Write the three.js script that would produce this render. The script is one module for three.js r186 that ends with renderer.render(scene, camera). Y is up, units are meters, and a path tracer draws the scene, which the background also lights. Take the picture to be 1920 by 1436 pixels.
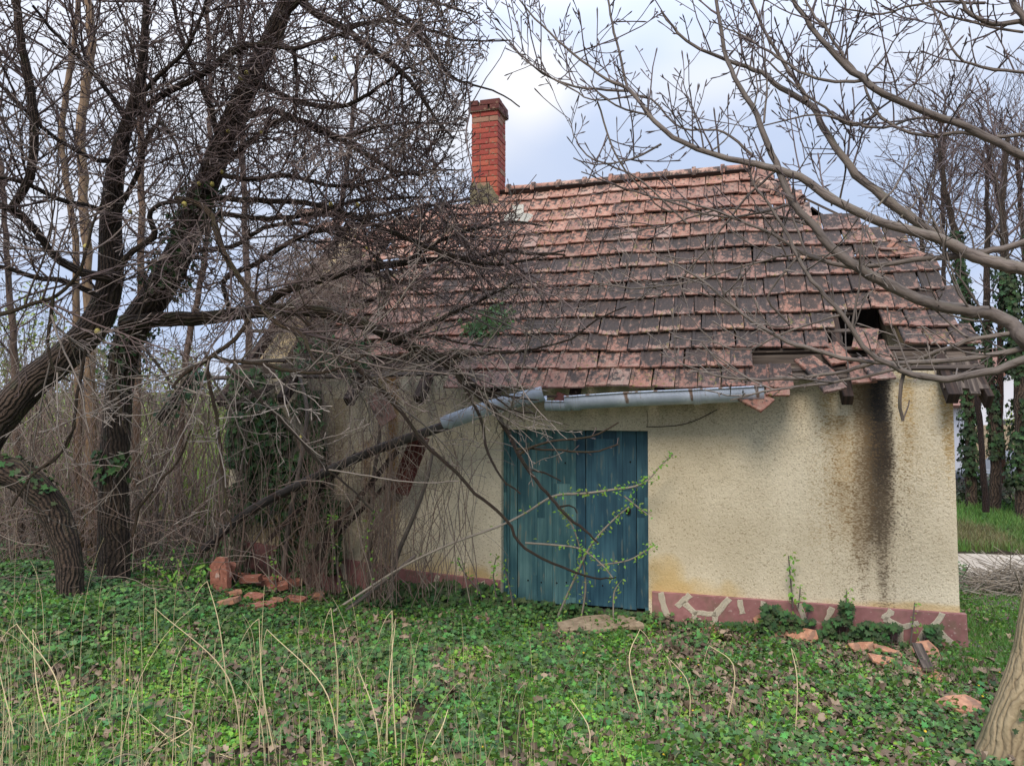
import * as THREE from 'three';
import { mergeGeometries } from 'three/addons/utils/BufferGeometryUtils.js';

// ------------------------------------------------------------------ camera, sky, sun, exposure
const W = 1024, H = 765, PW = 1920, PH = 1436, F = 1350;            // F: focal length in pixels of the photograph
const V = (x, y, z) => new THREE.Vector3(x, y, z);
const scene = new THREE.Scene();
const PITCH = Math.atan(37 / F);
const camera = new THREE.PerspectiveCamera(2 * Math.atan(PH / 2 / F) * 180 / Math.PI, W / H, 0.05, 3000);
camera.position.set(0, 1.6, 0);
camera.rotation.x = PITCH;
camera.updateMatrixWorld(true);
const renderer = new THREE.WebGLRenderer({ antialias: true });
renderer.setSize(W, H);
renderer.toneMapping = THREE.LinearToneMapping;
renderer.toneMappingExposure = 1.22;
renderer.shadowMap.enabled = true;

// numbers: seeded random, value noise
function rng(seed) { let a = seed >>> 0; return () => { a = (a + 0x6D2B79F5) | 0; let t = Math.imul(a ^ (a >>> 15), 1 | a); t = (t + Math.imul(t ^ (t >>> 7), 61 | t)) ^ t; return ((t ^ (t >>> 14)) >>> 0) / 4294967296; }; }
function hash(x, y, z) { let h = Math.imul(x, 374761393) ^ Math.imul(y, 668265263) ^ Math.imul(z, 2147483647 - 1274126177); h = Math.imul(h ^ (h >>> 13), 1274126177); return ((h ^ (h >>> 16)) >>> 0) / 4294967296; }
function noise(x, y, z = 0) {
  const i = Math.floor(x), j = Math.floor(y), k = Math.floor(z); let u = x - i, v = y - j, w = z - k;
  u = u * u * (3 - 2 * u); v = v * v * (3 - 2 * v); w = w * w * (3 - 2 * w);
  const L = (a, b, t) => a + (b - a) * t;
  const p = (kk) => L(L(hash(i, j, kk), hash(i + 1, j, kk), u), L(hash(i, j + 1, kk), hash(i + 1, j + 1, kk), u), v);
  return w === 0 ? p(k) : L(p(k), p(k + 1), w);
}
function fbm(x, y, z = 0, n = 4) { let s = 0, a = 0.5, t = 0; for (let i = 0; i < n; i++) { s += a * noise(x, y, z + i * 17); t += a; x *= 2.03; y *= 2.03; z *= 2.03; a *= 0.5; } return s / t; }
const clamp = (x, a = 0, b = 1) => Math.min(b, Math.max(a, x));
const smooth = (a, b, x) => { const t = clamp((x - a) / (b - a)); return t * t * (3 - 2 * t); };
const lerp = (a, b, t) => a + (b - a) * t;
const lin = (c) => { c /= 255; return c <= 0.04045 ? c / 12.92 : Math.pow((c + 0.055) / 1.055, 2.4); };
const rgb = (r, g, b) => new THREE.Color().setRGB(lin(r), lin(g), lin(b));      // an sRGB triple as a linear colour

// a pixel of the photograph turned into a ray / a point at a depth
const sP = Math.sin(PITCH), cP = Math.cos(PITCH), EYE = camera.position.clone();
function ray(px, py) { const x = (px - PW / 2) / F, y = (PH / 2 - py) / F; return V(x, y * cP + sP, y * sP - cP); }
function at(px, py, d) { const r = ray(px, py); return r.multiplyScalar(d / -r.z).add(EYE); }
function project(p) { const x = p.x - EYE.x, y = p.y - EYE.y, z = p.z - EYE.z; const Y = y * cP + z * sP, Z = -y * sP + z * cP; return [PW / 2 + F * x / -Z, PH / 2 - F * Y / -Z, -Z]; }
function inside(poly, x, y) { let c = false; for (let i = 0, j = poly.length - 1; i < poly.length; j = i++) { const [xi, yi] = poly[i], [xj, yj] = poly[j]; if ((yi > y) !== (yj > y) && x < (xj - xi) * (y - yi) / (yj - yi) + xi) c = !c; } return c; }

// sky: a bright broken overcast, brighter towards the zenith
{
  const w = 1024, h = 512, a = new Float32Array(w * h * 4);
  const blobs = [];                                                   // clouds seen in the photograph: pixel, size, brightness
  for (const [px, py, rx, ry, b] of [[990, 165, 105, 80, 1], [850, 240, 150, 90, .7], [400, 130, 520, 230, .62], [1330, 150, 190, 60, .5]]) blobs.push([ray(px, py).normalize(), rx / F, ry / F, b]);
  for (let j = 0; j < h; j++) {
    const el = ((j + .5) / h - .5) * Math.PI, se = Math.sin(el), ce = Math.cos(el);
    for (let i = 0; i < w; i++) {
      const az = ((i + .5) / w - .5) * 2 * Math.PI, x = Math.cos(az) * ce, z = Math.sin(az) * ce, y = se;
      const q = 1 / (Math.max(y, 0) + .35);
      const n = fbm(x * q * 2.1 + 9, z * q * 2.1 + 4, y * 1.5 + 3, 5);
      let c = .55 * smooth(.42, .74, n);
      for (const [D, rx, ry, b] of blobs) {
        const dot = x * D.x + y * D.y + z * D.z; if (dot < .6) continue;
        const dx = (x - D.x) + (z - D.z) * .2, dy = y - D.y;
        const e = (dx * dx) / (rx * rx) + (dy * dy) / (ry * ry);
        c = Math.max(c * (1 - b * Math.exp(-e) * .0), b * Math.exp(-e * (.8 + .9 * fbm(x * 14, y * 14, z * 14, 3))) * 1.15);
      }
      const up = lerp(.86, 2.3, smooth(.3, 1, y)) * (y < 0 ? lerp(1, .35, smooth(0, .25, -y)) : 1);
      const k = 4 * (j * w + i), cc = clamp(c);
      a[k] = lerp(.54, .94, cc) * up; a[k + 1] = lerp(.65, .945, cc) * up; a[k + 2] = lerp(.88, .98, cc) * up; a[k + 3] = 1;
    }
  }
  const t = new THREE.DataTexture(a, w, h, THREE.RGBAFormat, THREE.FloatType);
  t.mapping = THREE.EquirectangularReflectionMapping; t.magFilter = t.minFilter = THREE.LinearFilter; t.wrapS = THREE.RepeatWrapping; t.needsUpdate = true;
  scene.background = t; scene.environment = t;
}
const sun = new THREE.DirectionalLight(0xfff3e4, 2.4);
sun.position.set(-6, 19, 10); sun.target.position.set(0, 0, -8);
sun.castShadow = true; sun.shadow.radius = 45; sun.shadow.mapSize.set(2048, 2048);
Object.assign(sun.shadow.camera, { left: -25, right: 25, top: 25, bottom: -25, near: 1, far: 80 });
scene.add(sun, sun.target);

// ------------------------------------------------------------------ scene-graph helpers
const used = new Map();
function numbered(n) { const k = used.get(n) || 0; used.set(n, k + 1); return k ? n + '_' + String(k).padStart(3, '0') : n; }
function tag(o, label, category, group) { o.userData.label = label; if (category) o.userData.category = category; if (group) o.userData.group = group; return o; }
function shade(o) { o.traverse((m) => { if (m.isMesh) { m.castShadow = true; m.receiveShadow = true; } }); return o; }
function thing(name, label, category, pos, group) { const o = new THREE.Group(); o.name = numbered(name); if (pos) o.position.copy(pos); tag(o, label, category, group); scene.add(o); return o; }
function part(name, geo, mat, parent) { const m = new THREE.Mesh(geo, mat); m.name = name; m.castShadow = m.receiveShadow = true; parent.add(m); return m; }
function structure(name, geo, mat, label) { const m = part(name, geo, mat, scene); m.userData.kind = 'structure'; if (label) m.userData.label = label; return m; }
function stuff(o, label, category) { o.userData.kind = 'stuff'; if (label) o.userData.label = label; if (category) o.userData.category = category; return o; }
function local(geo, o) { geo.translate(-o.position.x, -o.position.y, -o.position.z); return geo; }     // world geometry under a thing that is only moved

// ------------------------------------------------------------------ textures
function dataTex(w, h, fn, srgb = true, repeat = true) {
  const a = new Uint8Array(w * h * 4), o = [0, 0, 0];
  for (let j = 0; j < h; j++) for (let i = 0; i < w; i++) { fn(i, j, o); const k = 4 * (j * w + i); a[k] = clamp(o[0], 0, 255); a[k + 1] = clamp(o[1], 0, 255); a[k + 2] = clamp(o[2], 0, 255); a[k + 3] = 255; }
  const t = new THREE.DataTexture(a, w, h); t.magFilter = THREE.LinearFilter; t.minFilter = THREE.LinearMipmapLinearFilter; t.generateMipmaps = true;
  if (repeat) t.wrapS = t.wrapT = THREE.RepeatWrapping;
  if (srgb) t.colorSpace = THREE.SRGBColorSpace;
  t.needsUpdate = true; return t;
}
// periodic fbm: blends the noise with its shifted self so that a repeat has no seam
function tileNoise(u, v, f, z, n = 4) { const a = fbm(u * f, v * f, z, n), b = fbm((u - 1) * f, v * f, z, n), c = fbm(u * f, (v - 1) * f, z, n), d = fbm((u - 1) * f, (v - 1) * f, z, n); return a * (1 - u) * (1 - v) + b * u * (1 - v) + c * (1 - u) * v + d * u * v; }
const mix3 = (o, a, b, t) => { o[0] = lerp(a[0], b[0], t); o[1] = lerp(a[1], b[1], t); o[2] = lerp(a[2], b[2], t); };

// rough furrowed bark (u round the trunk, v along it)
function barkTex(size, dark, light, moss, ridge) {
  const hgt = new Float32Array(size * size);
  for (let j = 0; j < size; j++) for (let i = 0; i < size; i++) {
    const u = i / size, v = j / size, wob = tileNoise(u, v, 3, 5, 2) * .25;
    const r = tileNoise((u + wob) % 1, v, 1, 9, 1) * 0 + Math.abs(Math.sin((u * ridge + wob * 9 + tileNoise(u, v, 9, 2, 2) * 1.2) * Math.PI));
    const crack = smooth(.42, .6, tileNoise(u, v * 1, 14, 31, 3));
    hgt[j * size + i] = clamp(Math.pow(r, .7) * .75 + .25 * tileNoise(u, v, 40, 3, 2) - crack * .25);
  }
  const map = dataTex(size, size, (i, j, o) => {
    const h = hgt[j * size + i], u = i / size, v = j / size;
    mix3(o, dark, light, clamp(.35 + h * .45 + (tileNoise(u, v, 5, 13, 3) - .5) * .9));
    const m = smooth(.5, .66, tileNoise(u, v, 5, 21, 4)); mix3(o, o.slice(), moss, m * .7);
  });
  const bump = dataTex(size, size, (i, j, o) => { o[0] = o[1] = o[2] = 255 * hgt[j * size + i]; }, false);
  return [map, bump];
}
const [barkMap, barkBump] = barkTex(512, [50, 42, 37], [132, 118, 104], [104, 108, 82], 11);
const barkMat = new THREE.MeshStandardMaterial({ map: barkMap, bumpMap: barkBump, bumpScale: .045, roughness: 1, vertexColors: true });
const [smoothMap, smoothBump] = barkTex(256, [98, 90, 84], [172, 162, 152], [142, 142, 120], 2);
const smoothBark = new THREE.MeshStandardMaterial({ map: smoothMap, bumpMap: smoothBump, bumpScale: .004, roughness: .75, vertexColors: true });
const twigMat = new THREE.MeshStandardMaterial({ roughness: .9, vertexColors: true });
const leafMat = new THREE.MeshStandardMaterial({ roughness: .78, vertexColors: true, side: THREE.DoubleSide });
const softLeafMat = new THREE.MeshPhysicalMaterial({ roughness: .8, vertexColors: true, side: THREE.DoubleSide, transmission: .25, thickness: 0 });

// ------------------------------------------------------------------ tapered tubes: trunks, limbs, twigs, stems
class Tubes {
  constructor() { this.p = []; this.n = []; this.u = []; this.c = []; this.i = []; }
  // pts: Vector3[], rad: number[]; sides; col: Color; rough: relief of the skin as a share of the radius
  add(pts, rad, sides, col, rough = 0, vlen = 1) {
    const N = pts.length; if (N < 2) return;
    const thick = sides > 5, ring = thick ? sides + 1 : sides, base = this.p.length / 3;
    let t = V(0, 0, 0).subVectors(pts[1], pts[0]).normalize(), nrm = Math.abs(t.y) < .9 ? V(0, 1, 0) : V(1, 0, 0);
    nrm.addScaledVector(t, -nrm.dot(t)).normalize(); let bin = V(0, 0, 0), s = 0;
    for (let k = 0; k < N; k++) {
      const a = pts[Math.max(0, k - 1)], b = pts[Math.min(N - 1, k + 1)];
      t = V(b.x - a.x, b.y - a.y, b.z - a.z).normalize();
      nrm.addScaledVector(t, -nrm.dot(t)); if (nrm.lengthSq() < 1e-8) nrm.set(t.y, t.z, t.x); nrm.normalize(); bin.crossVectors(t, nrm);
      if (k) s += pts[k].distanceTo(pts[k - 1]);
      for (let q = 0; q < ring; q++) {
        const an = 2 * Math.PI * q / sides, ca = Math.cos(an), sa = Math.sin(an);
        const x = nrm.x * ca + bin.x * sa, y = nrm.y * ca + bin.y * sa, z = nrm.z * ca + bin.z * sa;
        let r = rad[k]; if (rough) r *= 1 + rough * (2 * fbm(ca * 2.2 + 5 + s * .4, sa * 2.2 + 8, s * 3.2, 3) - 1) + rough * .5 * (2 * noise(ca * 5 + 7, sa * 5 + 9, s * 1.5) - 1);
        this.p.push(pts[k].x + x * r, pts[k].y + y * r, pts[k].z + z * r); this.n.push(x, y, z); this.u.push(thick ? q / sides * Math.max(1, Math.round(vlen)) : 0, s / .5); this.c.push(col.r, col.g, col.b);
      }
    }
    const step = thick ? sides : sides;
    for (let k = 0; k < N - 1; k++) for (let q = 0; q < step; q++) { const a = base + k * ring + q, b = base + k * ring + (thick ? q + 1 : (q + 1) % sides), c = a + ring, d = b + ring; this.i.push(a, b, d, a, d, c); }
  }
  build(smoothNormals = false) {
    const g = new THREE.BufferGeometry();
    g.setAttribute('position', new THREE.Float32BufferAttribute(this.p, 3)); g.setAttribute('normal', new THREE.Float32BufferAttribute(this.n, 3));
    g.setAttribute('uv', new THREE.Float32BufferAttribute(this.u, 2)); g.setAttribute('color', new THREE.Float32BufferAttribute(this.c, 3)); g.setIndex(this.i);
    return g;
  }
  get tris() { return this.i.length / 3; }
}
function spline(P, R, step) {                                            // Catmull-Rom through points with radii
  const cv = new THREE.CatmullRomCurve3(P, false, 'centripetal'), L = cv.getLength(), n = Math.max(2, Math.ceil(L / step)), pts = [], rad = [];
  for (let k = 0; k <= n; k++) { const t = k / n, f = t * (R.length - 1), a = Math.min(R.length - 2, Math.floor(f)); pts.push(cv.getPoint(t)); rad.push(lerp(R[a], R[a + 1], f - a)); }
  return [pts, rad, L];
}
// a limb traced on the photograph: [px, py, width in px, depth]
function limbPath(list, step = .12, wiggle = 0, R = Math.random) {
  const P = list.map(([x, y, w, d]) => at(x, y, d)), r = list.map(([x, y, w, d]) => w / 2 / F * d);
  const s = spline(P, r, step);
  if (wiggle) for (let k = 1; k < s[0].length - 1; k++) s[0][k].add(V(R() - .5, R() - .5, R() - .5).multiplyScalar(wiggle));
  return s;
}
// fills in depths: a list of [px, py, w] with first and last depth
const dep = (list, a, b) => list.map(([x, y, w], k) => [x, y, w, lerp(a, b, k / (list.length - 1))]);
const jit = (col, R, k) => col.clone().multiplyScalar(1 + k * (2 * R() - 1));

// a twig and its children
function sprout(T, R, o, P, dir, len, r, lvl) {
  if (o.keep) { const q = project(P); if (!o.keep(q[0], q[1])) return; }
  const n = Math.max(2, Math.round(len / o.seg[lvl])), pts = [P.clone()], rad = [r], d = dir.clone(), p = P.clone(), st = len / n, dirs = [d.clone()];
  const end = o.end[lvl];
  for (let k = 1; k <= n; k++) {
    d.x += (R() - .5) * o.wig[lvl]; d.y += (R() - .5) * o.wig[lvl] + o.up[lvl] * st * 3; d.z += (R() - .5) * o.wig[lvl]; d.normalize();
    p.addScaledVector(d, st); pts.push(p.clone()); rad.push(lerp(r, end, k / n)); dirs.push(d.clone());
  }
  if (o.keep) { const q = project(p); if (!o.keep(q[0], q[1])) return; }
  if (o.bud && lvl >= o.bud[0]) { rad[n] = o.bud[1]; pts.push(p.clone().addScaledVector(d, o.bud[1] * 3)); rad.push(.0008); }
  T.add(pts, rad, lvl === 0 ? 4 : 3, jit(o.col(P, lvl), R, .3));
  if (lvl + 1 >= o.kids.length + 1 || lvl >= o.kids.length) return;
  const m = Math.round(o.kids[lvl] * len * (.7 + .6 * R()));
  for (let k = 0; k < m; k++) {
    const t = .12 + .88 * R(), a = Math.min(n - 1, Math.floor(t * n)), q = pts[a].clone().lerp(pts[a + 1], t * n - a), dd = dirs[a];
    const side = V(R() - .5, R() - .5, R() - .5); side.addScaledVector(dd, -side.dot(dd)).normalize();
    const nd = dd.clone().multiplyScalar(o.fwd).add(side.multiplyScalar(.5 + .6 * R())).normalize();
    const l = Math.min(len * .75, o.len[lvl + 1] * (.35 + 1.1 * R()));
    sprout(T, R, o, q, nd, l, Math.max(o.end[lvl], Math.min(lerp(r, end, t) * .7, o.rad[lvl + 1])), lvl + 1);
  }
}
function sproutAlong(T, R, o, path, perM, lvl, from = 0, to = 1, bias = V(0, 0, 0)) {
  const [pts, rad, L] = path, n = pts.length - 1, m = Math.round(perM * L * (to - from));
  for (let k = 0; k < m; k++) {
    const t = from + (to - from) * R(), a = Math.min(n - 1, Math.floor(t * n)), P = pts[a].clone().lerp(pts[a + 1], t * n - a), tan = V(0, 0, 0).subVectors(pts[a + 1], pts[a]).normalize();
    const side = V(R() - .5, R() - .5, R() - .5).add(bias); side.addScaledVector(tan, -side.dot(tan)).normalize();
    const dir = tan.multiplyScalar(o.fwd * (R() < .12 ? -.3 : 1)).add(side.multiplyScalar(.6 + .6 * R())).normalize();
    sprout(T, R, o, P, dir, o.len[lvl] * (.4 + 1.0 * R()), Math.min(rad[a] * .75, o.rad[lvl] * (.7 + .6 * R())), lvl);
  }
}
// ------------------------------------------------------------------ leaves merged into one mesh
const IVY = [[0, -.12], [.28, -.3], [.62, -.08], [.4, .2], [.58, .55], [.22, .5], [0, 1], [-.22, .5], [-.58, .55], [-.4, .2], [-.62, -.08], [-.28, -.3]];
const OVAL = [[0, 0], [.2, .18], [.27, .5], [.16, .8], [0, 1], [-.16, .8], [-.27, .5], [-.2, .18]];
const ROUND = [[0, 0], [.4, -.08], [.55, .3], [.42, .68], [0, .85], [-.42, .68], [-.55, .3], [-.4, -.08]];
class Leaves {
  constructor(outline) { this.o = outline; this.p = []; this.c = []; this.i = []; }
  add(P, nrm, size, spin, col, fold = .18) {
    const n = nrm.clone().normalize(), a = Math.abs(n.y) < .95 ? V(0, 1, 0) : V(1, 0, 0); const x = V(0, 0, 0).crossVectors(a, n).normalize(), y = V(0, 0, 0).crossVectors(n, x);
    const c = Math.cos(spin), s = Math.sin(spin), X = x.clone().multiplyScalar(c).addScaledVector(y, s), Y = y.multiplyScalar(c).addScaledVector(x, -s), b = this.p.length / 3, m = this.o.length;
    const put = (u, v, h) => { this.p.push(P.x + (X.x * u + Y.x * v + n.x * h) * size, P.y + (X.y * u + Y.y * v + n.y * h) * size, P.z + (X.z * u + Y.z * v + n.z * h) * size); this.c.push(col.r, col.g, col.b); };
    put(0, .35, 0);
    for (const [u, v] of this.o) put(u, v, Math.abs(u) * fold * 1.5 - v * v * fold * .8);
    for (let k = 0; k < m; k++) this.i.push(b, b + 1 + k, b + 1 + (k + 1) % m);
  }
  build() { const g = new THREE.BufferGeometry(); g.setAttribute('position', new THREE.Float32BufferAttribute(this.p, 3)); g.setAttribute('color', new THREE.Float32BufferAttribute(this.c, 3)); g.setIndex(this.i); g.computeVertexNormals(); return g; }
}
function leafGeo(outline, fold = .18) { const l = new Leaves(outline); l.add(V(0, 0, 0), V(0, 1, 0), 1, 0, new THREE.Color(1, 1, 1), fold); const g = l.build(); g.deleteAttribute('color'); return g; }

// ------------------------------------------------------------------ the ground
function groundY(x, z) {
  const d = -z;
  const w = -.2785 * x + .9604 * (z + 7.6);                                 // distance in front of the house wall
  let y = w > 0 ? -.63 + .0945 * w - .1 * Math.sin(Math.min(1, w / 7) * Math.PI) * .5 : -.63;
  if (d > 8) y += smooth(10.3, 14, d) * .24;                                // the bank beyond the track
  y += -smooth(15, 22, d) * 1.05 * smooth(2, 8, x);                        // lower ground with the parked car
  y += .27 * smooth(-1.6, -4, x) * smooth(3, 5.5, d);                       // the mound under the old trees
  y += smooth(11, 40, d) * 2.3 * smooth(0, -9, x);                         // meadow rising behind the thicket
  y += (fbm(x * .9 + 3, z * .9 + 8, 0, 3) - .5) * .09;
  return y;
}
const soilTex = dataTex(1024, 1024, (i, j, o) => {
  const u = i / 1024, v = j / 1024, n = tileNoise(u, v, 60, 1, 3), m = tileNoise(u, v, 9, 6, 3);
  mix3(o, [48, 40, 31], [104, 86, 66], clamp(n * 1.2 - .15)); mix3(o, o.slice(), [60, 72, 34], smooth(.5, .66, m) * .6);
});
{
  const xs = [], zs = [];
  for (let x = -400; x < -12;) { xs.push(x); x += Math.max(.6, -x * .12); } for (let x = -12; x <= 14; x += .14) xs.push(x); for (let x = 14.6; x < 400;) { xs.push(x); x += Math.max(.6, x * .12); }
  for (let z = 30; z > 2; z -= 3) zs.push(z); for (let z = 2; z > -17; z -= .14) zs.push(z); for (let z = -17.3; z > -900;) { zs.push(z); z -= Math.max(.4, -z * .05); }
  const p = [], uv = [], ix = [], n = xs.length;
  for (const z of zs) for (const x of xs) { p.push(x, groundY(x, z), z); uv.push(x / 2.7, z / 2.7); }
  for (let j = 0; j < zs.length - 1; j++) for (let i = 0; i < n - 1; i++) { const a = j * n + i, b = a + 1, c = a + n, d = c + 1; ix.push(a, d, c, a, b, d); }
  const g = new THREE.BufferGeometry(); g.setAttribute('position', new THREE.Float32BufferAttribute(p, 3)); g.setAttribute('uv', new THREE.Float32BufferAttribute(uv, 2)); g.setIndex(ix); g.computeVertexNormals();
  structure('ground', g, new THREE.MeshStandardMaterial({ map: soilTex, bumpMap: soilTex, bumpScale: .02, roughness: 1 }), 'soil of the overgrown yard');
}
function sheet(x0, z0, x1, z1, w, lift) {                                    // a strip lying on the ground
  const p = [], uv = [], ix = [], n = 40, m = 6; const dx = x1 - x0, dz = z1 - z0, L = Math.hypot(dx, dz), nx = -dz / L, nz = dx / L;
  for (let i = 0; i <= n; i++) for (let j = 0; j <= m; j++) { const t = i / n, ww = w * (1 + .2 * (noise(t * 14, j > 3 ? 3 : 9) - .5)), o = (j / m - .5) * ww, x = x0 + dx * t + nx * o, z = z0 + dz * t + nz * o; p.push(x, groundY(x, z) + lift, z); uv.push(t * L / 1.3, o / 1.3); }
  for (let i = 0; i < n; i++) for (let j = 0; j < m; j++) { const a = i * (m + 1) + j, b = a + 1, c = a + m + 1, d = c + 1; ix.push(a, b, d, a, d, c); }
  const g = new THREE.BufferGeometry(); g.setAttribute('position', new THREE.Float32BufferAttribute(p, 3)); g.setAttribute('uv', new THREE.Float32BufferAttribute(uv, 2)); g.setIndex(ix); g.computeVertexNormals(); return g;
}
const gravelTex = dataTex(512, 512, (i, j, o) => { const n = tileNoise(i / 512, j / 512, 50, 3, 3), m = tileNoise(i / 512, j / 512, 5, 8, 3); mix3(o, [150, 138, 122], [205, 196, 182], clamp(n * 1.3 - .2 + (m - .5) * .6)); });
structure('track', sheet(4.5, -9.75, 26, -9.2, 1.5, .03), new THREE.MeshStandardMaterial({ map: gravelTex, bumpMap: gravelTex, bumpScale: .015, roughness: 1, side: THREE.DoubleSide }), 'pale gravel track passing behind the house');

// ------------------------------------------------------------------ the house
const TH = -Math.atan(.29), BASE = -.62;
const house = thing('abandoned_house', 'small abandoned plastered house with a collapsing clay tile roof and a blue plank door', 'house', V(0, BASE, -7.6));
house.rotation.y = TH; house.updateMatrixWorld(true);
const HI = house.matrixWorld.clone().invert();
const eyeL = EYE.clone().applyMatrix4(HI);
function rayL(px, py) { return ray(px, py).transformDirection(HI); }
function onFacade(px, py, z = 0) { const r = rayL(px, py), t = (z - eyeL.z) / r.z; return eyeL.clone().addScaledVector(r, t); }        // in the house's own axes
const toWorld = (v) => v.clone().applyMatrix4(house.matrixWorld);
// roof plane
const ZE = .32, YE = onFacade(1080, 737, ZE).y, ZR = -2.6, YR = onFacade(1080, 351, ZR).y, AL = Math.atan2(YR - YE, ZE - ZR), SL = Math.hypot(YR - YE, ZE - ZR), cA = Math.cos(AL), sA = Math.sin(AL);
const RN = V(0, cA, sA), RS = V(0, sA, -cA);
const sag = (x, s) => -.05 * Math.sin(clamp(s / SL) * Math.PI) * (.6 + .6 * noise(x * .5 + 2, s * .6)) + .07 * (fbm(x * .55 + 7, s * .8 + 3, 0, 2) - .5) + .045 * (noise(x * 1.7 + 5, s * 1.1 + 2, 3) - .5) - .16 * smooth(-1.2, -2.6, x) * smooth(1.2, 4, s);
const roofPoint = (x, s, h = 0) => V(x, YE, ZE).addScaledVector(RS, s).addScaledVector(RN, h + sag(x, s));
function onRoof(px, py) { const r = rayL(px, py), o = V(0, YE, ZE), t = RN.dot(o.clone().sub(eyeL)) / RN.dot(r), p = eyeL.clone().addScaledVector(r, t); return [p.x, p.clone().sub(o).dot(RS)]; }
const pxOf = (v) => project(toWorld(v));
const XR = onFacade(1803, 1150).x, XRT = onFacade(1786, 700).x, XL = onFacade(425, 1000).x, WT = YE + ZE * Math.tan(AL) - .08;   // wall corners, top of wall
const wood = (a, b) => dataTex(256, 512, (i, j, o) => { const u = i / 256, v = j / 512, n = fbm(u * 26, v * 3, 2, 3), m = tileNoise(u, v, 4, 5, 3); mix3(o, a, b, clamp(n * 1.3 - .2 + (m - .5) * .7)); });
const oldWoodMap = wood([52, 43, 37], [128, 114, 100]);
const oldWood = new THREE.MeshStandardMaterial({ map: oldWoodMap, bumpMap: oldWoodMap, bumpScale: .006, roughness: 1 });
const darkWoodMap = wood([34, 27, 23], [86, 66, 54]);
const darkWood = new THREE.MeshStandardMaterial({ map: darkWoodMap, bumpMap: darkWoodMap, bumpScale: .006, roughness: 1 });
function box(w, h, d, x = 0, y = 0, z = 0) {
  const g = new THREE.BoxGeometry(w, h, d, 1, 1, 1), u = g.attributes.uv, n = g.attributes.normal, q = g.attributes.position;   // uv in metres, grain along the longest side
  for (let k = 0; k < u.count; k++) { const P = [q.getX(k), q.getY(k), q.getZ(k)], N = [Math.abs(n.getX(k)), Math.abs(n.getY(k)), Math.abs(n.getZ(k))], ax = N[0] > .5 ? [1, 2] : N[1] > .5 ? [0, 2] : [0, 1], S = [w, h, d]; const [lo, hi] = S[ax[0]] < S[ax[1]] ? ax : [ax[1], ax[0]]; u.setXY(k, P[lo] / .35 + w * 3.1, P[hi] / 1.1 + h * 7.7 + d * 2.3); }
  g.translate(x, y, z); return g;
}
// a box with its long axis from A to B
function beam(A, B, w, t, up = V(0, 0, 1)) { const d = V(0, 0, 0).subVectors(B, A), L = d.length(), g = box(w, L, t), y = d.normalize(), x = V(0, 0, 0).crossVectors(y, up).normalize(), z = V(0, 0, 0).crossVectors(x, y); const m = new THREE.Matrix4().makeBasis(x, y, z).setPosition(A.clone().add(B).multiplyScalar(.5)); g.applyMatrix4(m); return g; }

// plaster of the front wall: cream roughcast with rust-yellow and black water stains that run down from the broken eave
const FW = XR - XL + .1, FH = WT + .12;
const stainList = [   // [px, py top, py bottom, half width px, colour, strength]
  [1640, 690, 1165, 29, [68, 59, 47], .9], [1650, 700, 960, 19, [38, 34, 30], .95], [1612, 700, 1100, 20, [122, 100, 70], .65], [1580, 820, 1060, 22, [164, 130, 82], .5], [1555, 760, 980, 16, [160, 122, 66], .35],
  [1700, 740, 900, 18, [168, 128, 64], .4], [736, 690, 1060, 16, [140, 92, 36], .8], [716, 690, 760, 22, [120, 92, 40], .6], [770, 700, 800, 14, [126, 120, 104], .5], [640, 780, 900, 30, [140, 118, 84], .5], [590, 760, 880, 24, [120, 108, 88], .5], [690, 860, 1030, 12, [120, 84, 50], .5],
  [1775, 700, 900, 12, [176, 130, 54], .5], [1490, 745, 800, 30, [120, 104, 82], .3], [1000, 770, 800, 60, [122, 106, 84], .25], [1300, 770, 800, 90, [122, 106, 84], .2]];
const stains = stainList.map(([x, y0, y1, w, c, k]) => { const a = onFacade(x, y0), b = onFacade(x, y1); return [a.x, a.y, b.y, w / 182, c, k]; });
const damp = [[1290, 1112, 100, 40], [800, 1075, 140, 34], [560, 1000, 120, 60], [1700, 1140, 120, 10], [1260, 1100, 50, 60], [900, 1088, 60, 26]].map(([x, y, w, h]) => { const a = onFacade(x, y); return [a.x, a.y, w / 182, h / 182]; });
const cracks = [[1214, 802, 770]].map(([x, yb, yt]) => { const a = onFacade(x, yb), b = onFacade(x, yt); return [a.x, a.y, b.y]; });
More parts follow.
